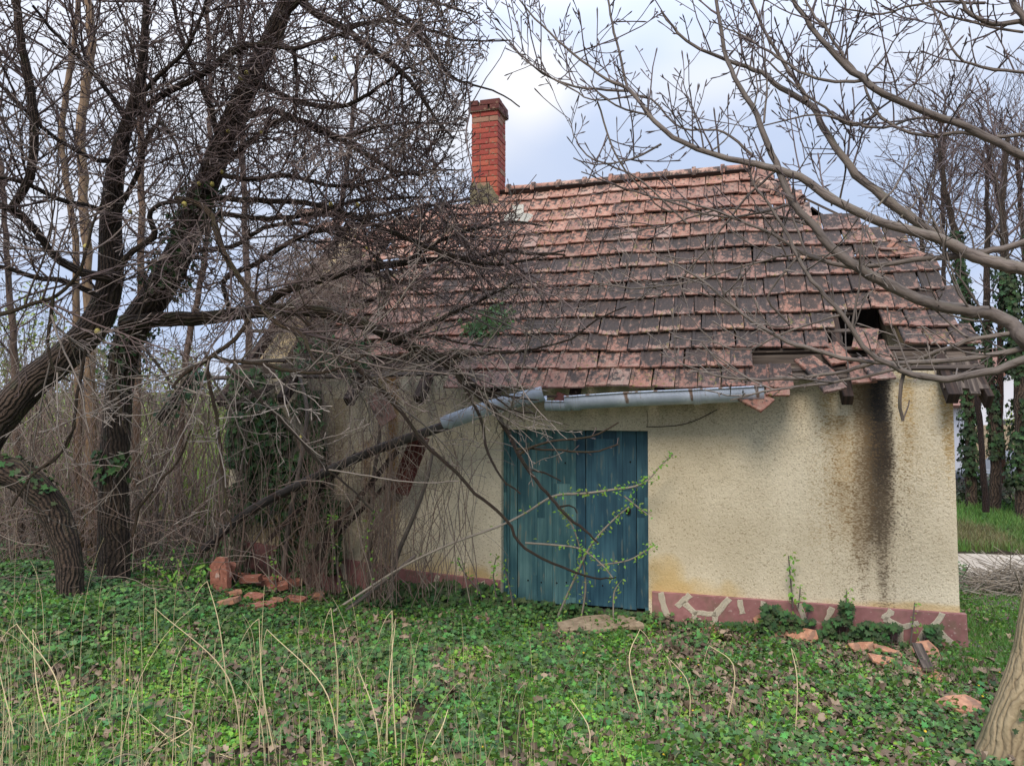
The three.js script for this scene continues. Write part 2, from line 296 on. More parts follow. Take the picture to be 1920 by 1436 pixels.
const plasterMap = dataTex(2048, 760, (i, j, o) => {
  const x = XL - .05 + FW * i / 2048, y = FH * j / 760;
  const big = fbm(x * 1.1, y * 1.1, 3, 3), mid = fbm(x * 6, y * 6, 9, 3), gr = noise(x * 70, y * 130, 4), gr2 = noise(x * 150, y * 260, 7);
  mix3(o, [200, 186, 156], [230, 217, 188], clamp(.5 + (big - .5) * 1.4 + (mid - .5) * .6 + (gr - .5) * .5));
  if (gr * .6 + gr2 * .4 > .7) mix3(o, o.slice(), [132, 113, 84], .5);                          // dirt in the pits of the roughcast
  for (const [cx, cy, w, h] of damp) { const e = Math.hypot((x - cx) / w, (y - cy) / h) + (fbm(x * 5, y * 5, 2, 4) - .5) * 1.3; if (e < 1) mix3(o, o.slice(), [196, 162, 100], .5 * smooth(1.15, .3, e)); }
  for (const [cx, y0, y1] of cracks) { if (y > y0 && y < y1 && Math.abs(x - cx - .05 * (fbm(2, y * 6, cx, 3) - .5)) < .003 + .003 * noise(y * 30, cx)) mix3(o, o.slice(), [112, 98, 78], .6); }
  for (const [sx, t, b, w, c, k] of stains) {
    if (Math.abs(x - sx) > w * 2.4 || y > t + .2 || y < b - .25) continue;
    const run = fbm(x * 11, y * .9, sx * 3, 3), e = Math.abs(x - sx - (fbm(1, y * 1.3, sx, 2) - .5) * w * .9) / w, len = (t - y) / (t - b);
    const m = (1 - smooth(.2, 1.45, e + (run - .5) * .7)) * (1 - smooth(.6, 1.12, len + (run - .5) * .7)) * (1 - .22 * clamp(len)) * k, grain = clamp((.5 * gr + .25 * gr2 + .25 * run - .27) / .46);
    mix3(o, o.slice(), len > .35 ? [lerp(c[0], 84, .35), lerp(c[1], 66, .35), lerp(c[2], 44, .35)] : c, clamp(.5 * smooth(.08, .95, m + .5 * (run - .5) + .25 * (mid - .5)) + .5 * smooth(-.3, .3, m * 1.05 - grain)) * .95);
  }
}, true, false);
const plasterBump = dataTex(1024, 1024, (i, j, o) => { const u = i / 1024, v = j / 1024, n = tileNoise(u, v, 130, 4, 2) * .5 + tileNoise(u, v, 70, 2, 2) * .5; o[0] = o[1] = o[2] = 255 * clamp((n - .25) * 1.9); }, false);
plasterBump.repeat.set(FW / 1.5, FH / 1.5);
const plaster = new THREE.MeshStandardMaterial({ map: plasterMap, bumpMap: plasterBump, bumpScale: .005, roughness: .95 });
const plainPlaster = new THREE.MeshStandardMaterial({ color: rgb(196, 176, 138), bumpMap: plasterBump, bumpScale: .012, roughness: .95 });
// door opening
const DTL = onFacade(940, 805), DTR = onFacade(1209, 805), DX0 = DTL.x, DX1 = onFacade(1216, 1000).x, DY = DTL.y, DB = onFacade(1220, 1158).y;
{
  const s = new THREE.Shape([[XL, -.4], [XR, -.4], [XRT, WT], [XL + .03, WT]].map((p) => new THREE.Vector2(...p)));
  s.holes.push(new THREE.Path([[DX0, -.3], [DX0, DY], [DX1, DY], [DX1, -.3]].map((p) => new THREE.Vector2(...p))));
  const g = new THREE.ExtrudeGeometry(s, { depth: .4, bevelEnabled: false }); g.translate(0, 0, -.4);
  const u = g.attributes.uv, q = g.attributes.position; for (let k = 0; k < u.count; k++) u.setXY(k, (q.getX(k) - XL + .05) / FW, q.getY(k) / FH);
  const w = part('front_wall', g, plaster, house);
  // the other three walls, closed with the gables
  const back = -5.2, gab = (x, t) => { const e = new THREE.ExtrudeGeometry(new THREE.Shape([[.4, -.4], [-back, -.4], [-back, WT - .1], ...(x > 0 ? [[-ZR + 1.35, WT + 1.25], [-ZR - 1.35, WT + 1.25]] : [[-ZR, YR - .35]]), [.4, WT + .02]].map((p) => new THREE.Vector2(...p))), { depth: t, bevelEnabled: false }); e.rotateY(Math.PI / 2); e.translate(x, 0, 0); return e; };
  part('gable_wall', gab(XL, .38), plainPlaster, house); part('gable_wall', gab(XRT - .40, .38), plainPlaster, house);
  part('gable_lining', new THREE.ExtrudeGeometry(new THREE.Shape([[.42, -.2], [-back - .3, -.2], [-back - .3, WT - .35], [-ZR + 1.25, WT + 1.1], [-ZR - 1.25, WT + 1.1], [.42, WT - .1]].map((p) => new THREE.Vector2(...p))), { depth: .03, bevelEnabled: false }).rotateY(Math.PI / 2).translate(XRT - .45, 0, 0), darkWood, house); part('rear_wall', box(XRT - XL - .8, WT + .2, .35, (XL + XRT) / 2, WT / 2 - .3, back + .2), plainPlaster, house);
}
// plinth with raised pale joint lines that imitate stones
const pinkTex = dataTex(512, 512, (i, j, o) => { const u = i / 512, v = j / 512, n = tileNoise(u, v, 30, 3, 3), m = tileNoise(u, v, 5, 8, 4); mix3(o, [132, 88, 84], [184, 134, 128], clamp(n * .8 + (m - .5) * 1.1)); mix3(o, o.slice(), [116, 98, 78], smooth(.52, .7, tileNoise(u, v, 8, 15, 3)) * .6); mix3(o, o.slice(), [176, 150, 140], smooth(.66, .72, tileNoise(u, v, 45, 25, 2)) * .7); });
const pink = new THREE.MeshStandardMaterial({ map: pinkTex, bumpMap: pinkTex, bumpScale: .01, roughness: .9 });
const jointMat = new THREE.MeshStandardMaterial({ color: rgb(218, 205, 178), bumpMap: plasterBump, bumpScale: .01, roughness: .95 });
{
  const top = (px) => { const k = [[430, 1010], [760, 1070], [940, 1090], [1222, 1110], [1450, 1127], [1803, 1152], [1820, 1153]]; for (let i = 0; i < k.length - 1; i++) if (px <= k[i + 1][0]) return lerp(k[i][1], k[i + 1][1], (px - k[i][0]) / (k[i + 1][0] - k[i][0])); return 1153; };
  const strip = (p0, p1, xEnd) => { const pts = []; for (let k = 0; k <= 6; k++) { const px = lerp(p0, p1, k / 6), q = onFacade(px, top(px), .03); pts.push([k === 6 && xEnd ? xEnd : q.x, q.y]); } const s = new THREE.Shape([[pts[0][0], -.45], [pts[6][0] + (xEnd ? .03 : 0), -.45], ...pts.slice().reverse()].map((p) => new THREE.Vector2(...p))); const g = new THREE.ExtrudeGeometry(s, { depth: .05, bevelEnabled: true, bevelSize: .006, bevelThickness: .006, bevelSegments: 1 }); g.translate(0, 0, -.022); return g; };
  const pl = part('plinth', strip(1224, 1806, XR + .03), pink, house); part('plinth', strip(445, 936), pink, house);
  for (const [x0, y0, x1, y1, w] of [[1239, 1113, 1252, 1160, 8], [1293, 1116, 1270, 1136, 8], [1282, 1130, 1304, 1150, 7], [1304, 1149, 1342, 1152, 7], [1302, 1150, 1302, 1172, 7], [1342, 1152, 1366, 1124, 8], [1340, 1153, 1343, 1172, 7], [1387, 1126, 1393, 1150, 7], [1432, 1130, 1430, 1150, 6], [1596, 1142, 1593, 1176, 8], [1672, 1146, 1659, 1160, 8], [1768, 1152, 1740, 1188, 7], [1740, 1175, 1722, 1210, 7], [1755, 1176, 1784, 1206, 8], [1310, 1160, 1308, 1190, 8], [560, 1040, 570, 1070, 7], [722, 1066, 728, 1090, 7], [905, 1092, 912, 1110, 7], [1660, 1160, 1690, 1176, 7], [1690, 1176, 1690, 1205, 7], [1690, 1176, 1722, 1168, 7], [1252, 1160, 1262, 1185, 7], [1500, 1134, 1512, 1170, 7], [1560, 1140, 1548, 1175, 7], [640, 1058, 648, 1085, 7], [820, 1080, 812, 1108, 7]]) {
    const a = onFacade(x0, y0, .036), b = onFacade(x1, y1, .036); const L = Math.hypot(b.x - a.x, b.y - a.y), ux = (b.x - a.x) / L, uy = (b.y - a.y) / L, hw = w / 330, pts = [];
    for (const sd of [1, -1]) for (let q = 0; q <= 5; q++) { const t = (sd > 0 ? q : 5 - q) / 5, j = hw * (.75 + .6 * hash(Math.round(x0 + q), sd + 3, y0)), e = (t - .5) * .03 * hash(q, x0, 5) / L; pts.push(new THREE.Vector2(a.x + (b.x - a.x) * (t + e) - uy * j * sd, a.y + (b.y - a.y) * (t + e) + ux * j * sd)); }
    part('joint', new THREE.ExtrudeGeometry(new THREE.Shape(pts), { depth: .008, bevelEnabled: true, bevelSize: .003, bevelThickness: .003, bevelSegments: 1 }).translate(0, 0, .028), jointMat, pl);
  }
}
// plank door
const doorTex = (a, b, c) => dataTex(256, 1024, (i, j, o) => { const u = i / 256, v = j / 1024, n = fbm(u * 34, v * 5, 2, 3), m = fbm(u * 3, v * 5, 5, 4), bare = smooth(.66, .74, fbm(u * 18, v * 9, 8, 4)); mix3(o, a, b, clamp(n * .9 + (m - .5) * 1.9)); mix3(o, o.slice(), c, bare * .7); });
{
  const dz = -.13, door = new THREE.Group(); door.name = 'door'; house.add(door);
  const maps = [doorTex([48, 88, 94], [102, 140, 136], [134, 130, 112]), doorTex([30, 68, 84], [70, 112, 124], [104, 112, 106])];
  const mats = maps.map((m) => new THREE.MeshStandardMaterial({ map: m, bumpMap: m, bumpScale: .006, roughness: .62 }));
  const R = rng(5);
  const edges = [[941, 957, 0], [957, 971, 0], [971, 999, 0], [999, 1007, 1], [1007, 1024, 0], [1024, 1035, 1], [1035, 1071, 0], [1071, 1080, 1], [1080, 1099, 0], [1099, 1159, 0], [1159, 1167, 1], [1167, 1194, 0], [1194, 1217, 0]];
  const shapePlank = (w, h, t) => { const g = box(w, h, t, 0, 0, 0), u = g.attributes.uv, q = g.attributes.position, k0 = R(), v0 = R(); for (let k = 0; k < u.count; k++) u.setXY(k, k0 + q.getX(k) / .5 + q.getZ(k), v0 + q.getY(k) / 2.2); return g; };
  for (const [a, b, bat] of edges) {
    const xa = onFacade(a, 960, dz).x + .003, xb = onFacade(b, 960, dz).x - .004, bot = DB + .02 + R() * .035, h = DY + .02 - bot;
    const p = part(bat ? 'cover_batten' : 'plank', shapePlank(xb - xa + (bat ? .02 : 0), h, bat ? .02 : .028), mats[a >= 1075 ? 1 : 0], door);
    p.position.set((xa + xb) / 2, bot + h / 2, dz + (bat ? .018 : (R() - .5) * .008)); p.rotation.z = (R() - .5) * .004;
  }
  part('backing_rail', box(DX1 - DX0, .14, .04, (DX0 + DX1) / 2, DB + .4, dz - .045), darkWood, door); part('backing_rail', box(DX1 - DX0, .14, .04, (DX0 + DX1) / 2, DY - .3, dz - .045), darkWood, door);
  part('backing_board', box(DX1 - DX0 + .1, DY - DB + .3, .03, (DX0 + DX1) / 2, (DY + DB) / 2, dz - .09), darkWood, door);
  const k = onFacade(1178, 958, dz + .03), lock = part('lock_plate', new THREE.CylinderGeometry(.03, .03, .012, 6), new THREE.MeshStandardMaterial({ color: rgb(40, 30, 26), roughness: .7, metalness: .6 }), door); lock.rotation.x = Math.PI / 2; lock.position.copy(k); lock.scale.set(1, 1, 1.35);
  part('keyhole_boss', new THREE.CylinderGeometry(.011, .013, .02, 10).rotateX(Math.PI / 2).translate(k.x, k.y + .008, k.z + .012), lock.material, door);
  part('door_jamb', box(.035, DY - DB + .04, .1, DX0 + .014, (DY + DB) / 2, dz), mats[0], door); part('door_jamb', box(.045, DY - DB + .04, .1, DX1 - .02, (DY + DB) / 2, dz), mats[1], door);
  const nail = new THREE.SphereGeometry(.009, 6, 4); for (const [x, y] of [[1015, 1092], [1044, 1093], [1062, 1092], [990, 1088], [1130, 1098], [1060, 868], [1182, 866]]) { const n = part('nail_head', nail, lock.material, door); n.position.copy(onFacade(x, y, dz + .016)); }
  part('door_sill', box(DX1 - DX0 - .01, .16, .3, (DX0 + DX1) / 2, DB - .075, -.17), new THREE.MeshStandardMaterial({ color: rgb(120, 108, 92), roughness: 1, bumpMap: plasterBump, bumpScale: .01 }), house);
}
// thin black wire over the lintel
{ const T = new Tubes(), P = [[1212, 800], [1240, 800], [1280, 796], [1310, 786], [1345, 768]].map(([x, y]) => onFacade(x, y, .012)); T.add(...spline(P, P.map(() => .004), .06).slice(0, 2), 5, new THREE.Color(.02, .02, .02)); part('wire', T.build(), twigMat, house); }

// ------------------------------------------------------------------ the roof
const roof = new THREE.Group(); roof.name = 'roof'; house.add(roof);
const ATL = 4;
const tileAtlas = dataTex(1024, 1024, (i, j, o) => {
  const ci = Math.floor(i / 256), cj = Math.floor(j / 256), k = cj * 4 + ci, u = (i % 256) / 256, v = (j % 256) / 256, z = k * 13.7;     // v = 0 at the lower edge of the tile
  const wear = k / 15, n = fbm(u * 5, v * 8, z, 4), f = fbm(u * 26, v * 40, z + 3, 3), base = hash(k, 3, 1), b2 = hash(k, 5, 2), g = noise(u * 70, v * 100, z);
  mix3(o, [lerp(130, 148, b2), lerp(97, 97, b2), lerp(85, 80, b2)], [lerp(176, 192, b2), lerp(147, 146, b2), lerp(131, 123, b2)], clamp(n * .9 + (f - .5) * 1.1 + (base - .5) * .7));
  mix3(o, o.slice(), [180, 160, 138], .8 * smooth(.5, .66, fbm(u * 7, v * 9, z + 40, 4)) * (.3 + .6 * base));                       // pale lichen film in patches
  const edge = Math.min(1, v * 3.2) * Math.min(1, (1 - u) * 7 + .3);
  const mould = fbm(u * 6 + 2, v * 7 + 5, z + 60, 5) + .22 * fbm(u * 40, v * 50, z, 2) + .34 * edge - .31;
  const th = lerp(.76, .44, wear), mm = mould + .06 + .45 * (f - .5) + .12 * (g - .5); mix3(o, o.slice(), [lerp(88, 110, n), lerp(70, 90, n), lerp(60, 76, n)], .75 * smooth(th - .12, th + .04, mm)); mix3(o, o.slice(), [lerp(46, 78, f), lerp(39, 68, f), lerp(38, 60, f)], .9 * smooth(th, th + .12, mm)); if (g > .8) mix3(o, o.slice(), [150, 138, 122], .45);                                // black mould, ragged, sparing the washed lower edge
  if (f > .6) mix3(o, o.slice(), [96, 78, 68], .45 * smooth(.6, .72, f));
  if (k % 5 === 2) mix3(o, o.slice(), [122, 112, 62], .8 * smooth(.6, .7, fbm(u * 9, v * 9, z + 90, 3)));                                  // moss
}, true, false);
const tileBump = dataTex(256, 256, (i, j, o) => { const n = fbm(i / 7, j / 11, 5, 3); o[0] = o[1] = o[2] = 255 * n; }, false);
const tileMat = new THREE.MeshStandardMaterial({ map: tileAtlas, bumpMap: tileBump, bumpScale: .004, roughness: .95 });
const tileMats = [[.96, 1, 1.06], [1.06, 1.02, 1.0], [.88, .93, .96], [.98, .96, .95]].map((c) => { const m = tileMat.clone(); m.color.setRGB(...c.map((v) => Math.min(1, v * .78))); return m; });
const TW = .212, TL = .375;
function tileGeo(k, cut) {
  const w = TW - .009, s = new THREE.Shape([[0, 0], [w, 0], [w, .017], [.036, .017], [.031, .027], [.006, .027], [0, .02]].map((p) => new THREE.Vector2(...p)));
  const g = new THREE.ExtrudeGeometry(s, { depth: TL, bevelEnabled: false }); // z -> along the slope
  g.rotateX(-Math.PI / 2); g.rotateZ(0); // shape y -> -z ... fixed below
  const q = g.attributes.position, uv = g.attributes.uv;
  for (let i = 0; i < q.count; i++) { const x = q.getX(i), y = q.getY(i), z = q.getZ(i); q.setXYZ(i, x - w / 2, y, -z); const cu = (k % 4), cv = Math.floor(k / 4); uv.setXY(i, (cu + .02 + .96 * clamp(x / w)) / 4, (cv + .02 + .96 * clamp(y / TL)) / 4); }
  const ix = []; for (let i = 0; i < q.count; i += 3) ix.push(i, i + 2, i + 1); g.setIndex(ix); g.computeVertexNormals();
  return g;                                                             // x across, y up the slope from the lower edge, z outward
}
const tileGeos = []; for (let k = 0; k < 16; k++) tileGeos.push(tileGeo(k));
const tilesAll = [];
function tileMatrix(x, s, h, jz, jx, jy) {
  const P = roofPoint(x, s, h), e = .3, A = roofPoint(x, s + e).sub(roofPoint(x, s)).normalize(), B = roofPoint(x + .15, s + .1).sub(roofPoint(x - .15, s + .1)).normalize();
  const N = V(0, 0, 0).crossVectors(B, A).normalize(), Y = V(0, 0, 0).crossVectors(N, B).normalize();
  const m = new THREE.Matrix4().makeBasis(B, Y, N).setPosition(P); m.multiply(new THREE.Matrix4().makeRotationFromEuler(new THREE.Euler(-.112 + jx, jy, jz))); return m;
}
{
  const R = rng(11), NR = 14, EX = SL / NR;
  const cover = [[635, 657], [852, 657], [850, 760], [1470, 760], [1470, 702], [1392, 702], [1392, 660], [1556, 655], [1556, 612], [1568, 572], [1634, 565], [1648, 606], [1680, 650], [1832, 650], [1806, 590], [1748, 505], [1706, 462], [1690, 444], [1604, 408], [1570, 412], [1535, 384], [1475, 342], [1400, 316], [946, 352], [905, 392], [800, 394], [740, 412], [694, 446], [668, 498], [642, 560]];
  const hole2 = [[1505, 382], [1604, 386], [1604, 418], [1508, 416]];
  const left = [[640, 486], [745, 486], [715, 596], [640, 600]];
  for (let k = 0; k < NR; k++) {
    const off = R() * TW, s = k * EX + (R() - .5) * .008;
    for (let j = -22; j < 26; j++) {
      const x = off + j * TW + (R() - .5) * .006, jx = (R() - .5) * .03, jz = (R() - .5) * .035 + (R() < .08 ? (R() - .5) * .12 : 0), jy = (R() - .5) * .03, ds = (R() - .5) * .02 + (R() < .06 ? -.03 * R() : 0), hh = .045 + R() * .014, pk = R(), rr = R();
      const c = pxOf(roofPoint(x, s + .15, .02)); if (!inside(cover, c[0], c[1]) || inside(hole2, c[0], c[1])) continue;
      const loose = smooth(760, 640, c[0]);
      if (inside(left, c[0], c[1]) ? rr < .75 : rr < loose * .28) continue;
      // mould gathers over the middle of the slope, the top rows and the broken left side stay clean
      const mid = Math.exp(-Math.pow((c[0] - 1130) / 260, 2) - Math.pow((c[1] - 580) / 120, 2)), rgt = .42 * smooth(1200, 1350, c[0]) * smooth(340, 480, c[1]);
      const wear = clamp(.2 + .66 * mid + rgt - .2 * smooth(460, 380, c[1]) + (pk - .5) * .55 + (fbm(x * .9, s * 1.2, 5, 2) - .5) * .6);
      const v = clamp(Math.round(wear * 15 + (R() - .5) * 2), 0, 15);
      tilesAll.push([tileMatrix(x, s + ds, hh + loose * .02 * R(), jz + loose * (R() - .5) * .22, jx, jy + loose * (R() - .5) * .12), v, c[2]]);
    }
  }
  // slipped and broken-off tiles that hang at the right end of the eave, and the last ones clinging to the left end
  for (const [px, py, rot, h, v, tilt] of [[1580, 690, .28, .05, 0, 0], [1618, 668, -.22, .075, 2, .02], [1655, 690, .1, .05, 5, 0], [1566, 745, .35, .06, 8, .03], [1620, 730, .05, .045, 1, 0], [1655, 728, .18, .07, 6, -.02], [1552, 716, .5, .04, 3, 0], [1458, 752, -.08, .05, 2, 0], [1440, 768, .9, .03, 0, .1], [1362, 694, .12, .055, 2, 0],
    [1700, 478, .25, .06, 7, 0], [1664, 470, -.2, .07, 8, -.03], [1626, 450, .1, .055, 2, 0],
    [560, 408, .1, .05, 0, 0], [584, 424, -.2, .06, 1, 0], [600, 455, .4, .06, 0, 0], [656, 548, .3, .06, 0, 0], [622, 410, .1, .05, 1, 0], [650, 440, -.15, .05, 0, 0], [668, 452, .2, .06, 1, 0], [690, 590, -.3, .06, 0, 0], [720, 770, .6, -.2, 1, .6]]) {
    const [x, s] = onRoof(px, py), c = pxOf(roofPoint(x, s)); tilesAll.push([tileMatrix(x, s, h, rot, tilt, (R() - .5) * .1), v, c[2]]);
  }
  tilesAll.sort((a, b) => a[2] - b[2]);
  const rest = [];
  tilesAll.forEach(([m, v], k) => {
    if (k < 300) { const t = part('roof_tile', tileGeos[v], tileMats[Math.floor(hash(k, 7, 9) * 4)], roof); t.applyMatrix4(m); } else rest.push(tileGeos[v].clone().applyMatrix4(m));
  });
  if (rest.length) stuff(part('farther_roof_tile', mergeGeometries(rest), tileMat, roof));
  // battens and rafters
  const bat = [], xl = XL - .2, xr = XR + .18;
  for (let k = 0; k < NR; k++) { const s = k * EX + .3, n = 9; for (let q = 0; q < n; q++) { const a = lerp(xl, xr - .3 * smooth(9, 14, k), q / n), b = lerp(xl, xr - .3 * smooth(9, 14, k), (q + 1) / n); const c = pxOf(roofPoint((a + b) / 2, s)); if (c[0] < 660 && R() < .45) continue; if (c[0] > 1400 + (c[1] - 322) * .8 + 20 && c[1] < 640) continue; part('batten', beam(roofPoint(a, s, -.008), roofPoint(b, s, -.008), .045, .026, RN), oldWood, roof); } }
  for (let q = 0; q < 10; q++) { const x = lerp(XL + .1, XR - .12, q / 9), top = q > 6 ? lerp(SL, SL * .55, (q - 6) / 3) : SL - .02; part('rafter', beam(roofPoint(x, -.04, -.085), roofPoint(x, top, -.085), .09, .11, RN), darkWood, roof); }
  part('eave_board', beam(roofPoint(onFacade(1015, 745, .3).x, -.01, -.05), roofPoint(onFacade(1450, 745, .3).x, -.01, -.05), .02, .13, V(0, 0, 1)), darkWood, roof);
  part('wall_plate', box(XRT - XL - .05, .13, .14, (XRT + XL) / 2, WT + .06, -.12), oldWood, roof);
  // rear slope and the plank half-hip at the right end: they close the loft
  const hipX = onRoof(1690, 450), rEnd = onFacade(1408, 322, ZR).x, lEnd = onFacade(548, 398, ZR).x, mIn = .11, chX = onFacade(905, 380, ZR).x;
  const rear = []; for (let k = 0; k < 13; k++) { const a = k / 13, b = (k + 1) / 13, zr = (t) => lerp(ZR, -5.5, t), yr = (t) => lerp(YR, YE + .05, t) - mIn; rear.push(beam(V(k < 4 ? chX : XL - .1, yr(a), zr(a)).add(V(0, -.01, 0)), V(lerp(rEnd, XR + .1, clamp(a * 2)), yr(a), zr(a)), .36, .02, V(0, cA, -sA))); }
  part('rear_slope', mergeGeometries(rear), darkWood, roof);
  const A = V(rEnd, YR - .1, ZR), Bf = roofPoint(hipX[0], hipX[1], -.06), Bb = V(Bf.x, Bf.y, 2 * ZR - Bf.z);
  for (let k = 0; k < 7; k++) { const t = (k + .5) / 7; part('hip_board', beam(A.clone().lerp(Bf, t), A.clone().lerp(Bb, t), .2, .02, V(.6, .7, 0).normalize()), darkWood, roof); }
  part('hip_board', beam(A.clone().add(V(.1, .02, .05)), Bf.clone().add(V(.1, .02, 0)), .16, .025, V(.5, .8, .3).normalize()), oldWood, roof);
  // bare verge boards at the lower right, where the tiles have gone
  for (let k = 0; k < 5; k++) { const a = onRoof(1822 - k * 12, 650), b = onRoof(1848 - k * 17, 726 + (k % 2) * 12); part('verge_board', beam(roofPoint(Math.min(a[0], XR + .3), a[1], -.05 + .012 * (k % 2)), roofPoint(Math.min(b[0], XR + .34), b[1], -.06 + .012 * (k % 2)), .075, .022, RN), oldWood, roof); }
  const v0 = onRoof(1845, 740), v1 = onRoof(1700, 440); part('verge_beam', beam(roofPoint(XR + .16, v0[1], -.12), roofPoint(v1[0] + .05, v1[1], -.1), .05, .14, RN), darkWood, roof);
  const eb = onRoof(1690, 655), ec = onRoof(1815, 650); part('verge_beam', beam(roofPoint(eb[0] - .15, eb[1] - .05, -.06), roofPoint(ec[0], ec[1] - .03, -.06), .12, .07, RN), oldWood, roof);
  const la = onRoof(1475, 702), lb = onRoof(1600, 700); part('loose_board', beam(roofPoint(la[0], la[1], -.02), roofPoint(lb[0], lb[1], -.03), .1, .025, RN), oldWood, roof);
  // ridge tiles: half-round, each overlapping the next with a raised rim
  const rl = .37, x0 = onFacade(952, 362, ZR).x, nR = Math.round((rEnd - x0) / rl);
  const prof = (r, t) => { const s = new THREE.Shape(); s.absarc(0, 0, r, 0, Math.PI, false); s.absarc(0, 0, r - t, Math.PI, 0, true); return s; };
  const rg = new THREE.ExtrudeGeometry(prof(.115, .014), { depth: rl - .01, bevelEnabled: false, curveSegments: 10 }).rotateY(Math.PI / 2), rim = new THREE.ExtrudeGeometry(prof(.135, .02), { depth: .045, bevelEnabled: true, bevelSize: .004, bevelThickness: .004, bevelSegments: 1, curveSegments: 10 }).rotateY(Math.PI / 2);
  const fixUV = (g, k) => { const u = g.attributes.uv, q = g.attributes.position; for (let i = 0; i < u.count; i++) u.setXY(i, ((k % 4) + .05 + .9 * clamp(q.getX(i) / rl)) / 4, (Math.floor(k / 4) + .05 + .9 * clamp(.5 + q.getZ(i) / .3)) / 4); };
  const ridgeGeos = [0, 1, 4, 5].map((k) => { const a = rg.clone(), b = rim.clone(); fixUV(a, k); fixUV(b, k); return mergeGeometries([a, b.translate(0, 0, 0)]); });
  for (let k = 0; k < nR; k++) { const t = part('ridge_tile', ridgeGeos[Math.floor(R() * 4)], tileMat, roof); t.position.set(x0 + k * rl, YR - .005 + (R() - .5) * .015 + sag(x0 + k * rl, SL) * .6, ZR); t.rotation.set((R() - .5) * .12, (R() - .5) * .04, (R() - .5) * .04); }
  for (const [px, py, rot] of [[565, 402, .1], [596, 398, -.05], [1440, 345, -.5], [1478, 358, -.6], [1700, 455, -.7]]) { const t = part('ridge_tile', ridgeGeos[Math.floor(R() * 4)], tileMat, roof), z = px < 700 ? ZR : null; if (z) { const q = onFacade(px, py, ZR); t.position.set(q.x, q.y - .05, ZR); } else { const [x, s] = onRoof(px, py); t.position.copy(roofPoint(x - .15, s, -.02)); } t.rotation.set(0, px > 700 ? -.5 : 0, rot * .8); }
  // cement patches beside the chimney
  const cement = new THREE.MeshStandardMaterial({ color: rgb(214, 208, 190), bumpMap: plasterBump, bumpScale: .02, roughness: 1 });
  for (const [poly] of [[[[947, 408], [958, 404], [972, 406], [990, 404], [1000, 408], [990, 420], [960, 422], [946, 418]]], [[[962, 390], [982, 388], [982, 408], [966, 408]]]]) { const s = new THREE.Shape(poly.map(([x, y]) => new THREE.Vector2(...onRoof(x, y)))), g = new THREE.ExtrudeGeometry(s, { depth: .02, bevelEnabled: true, bevelSize: .006, bevelThickness: .008, bevelSegments: 1 }); const m = new THREE.Matrix4().makeBasis(V(1, 0, 0), RS, RN); const c = part('cement_patch', g, cement, roof); c.applyMatrix4(m); const [x, s0] = onRoof(970, 405); c.position.copy(V(0, YE, ZE)).addScaledVector(RN, .045 + sag(x, s0)); }
}
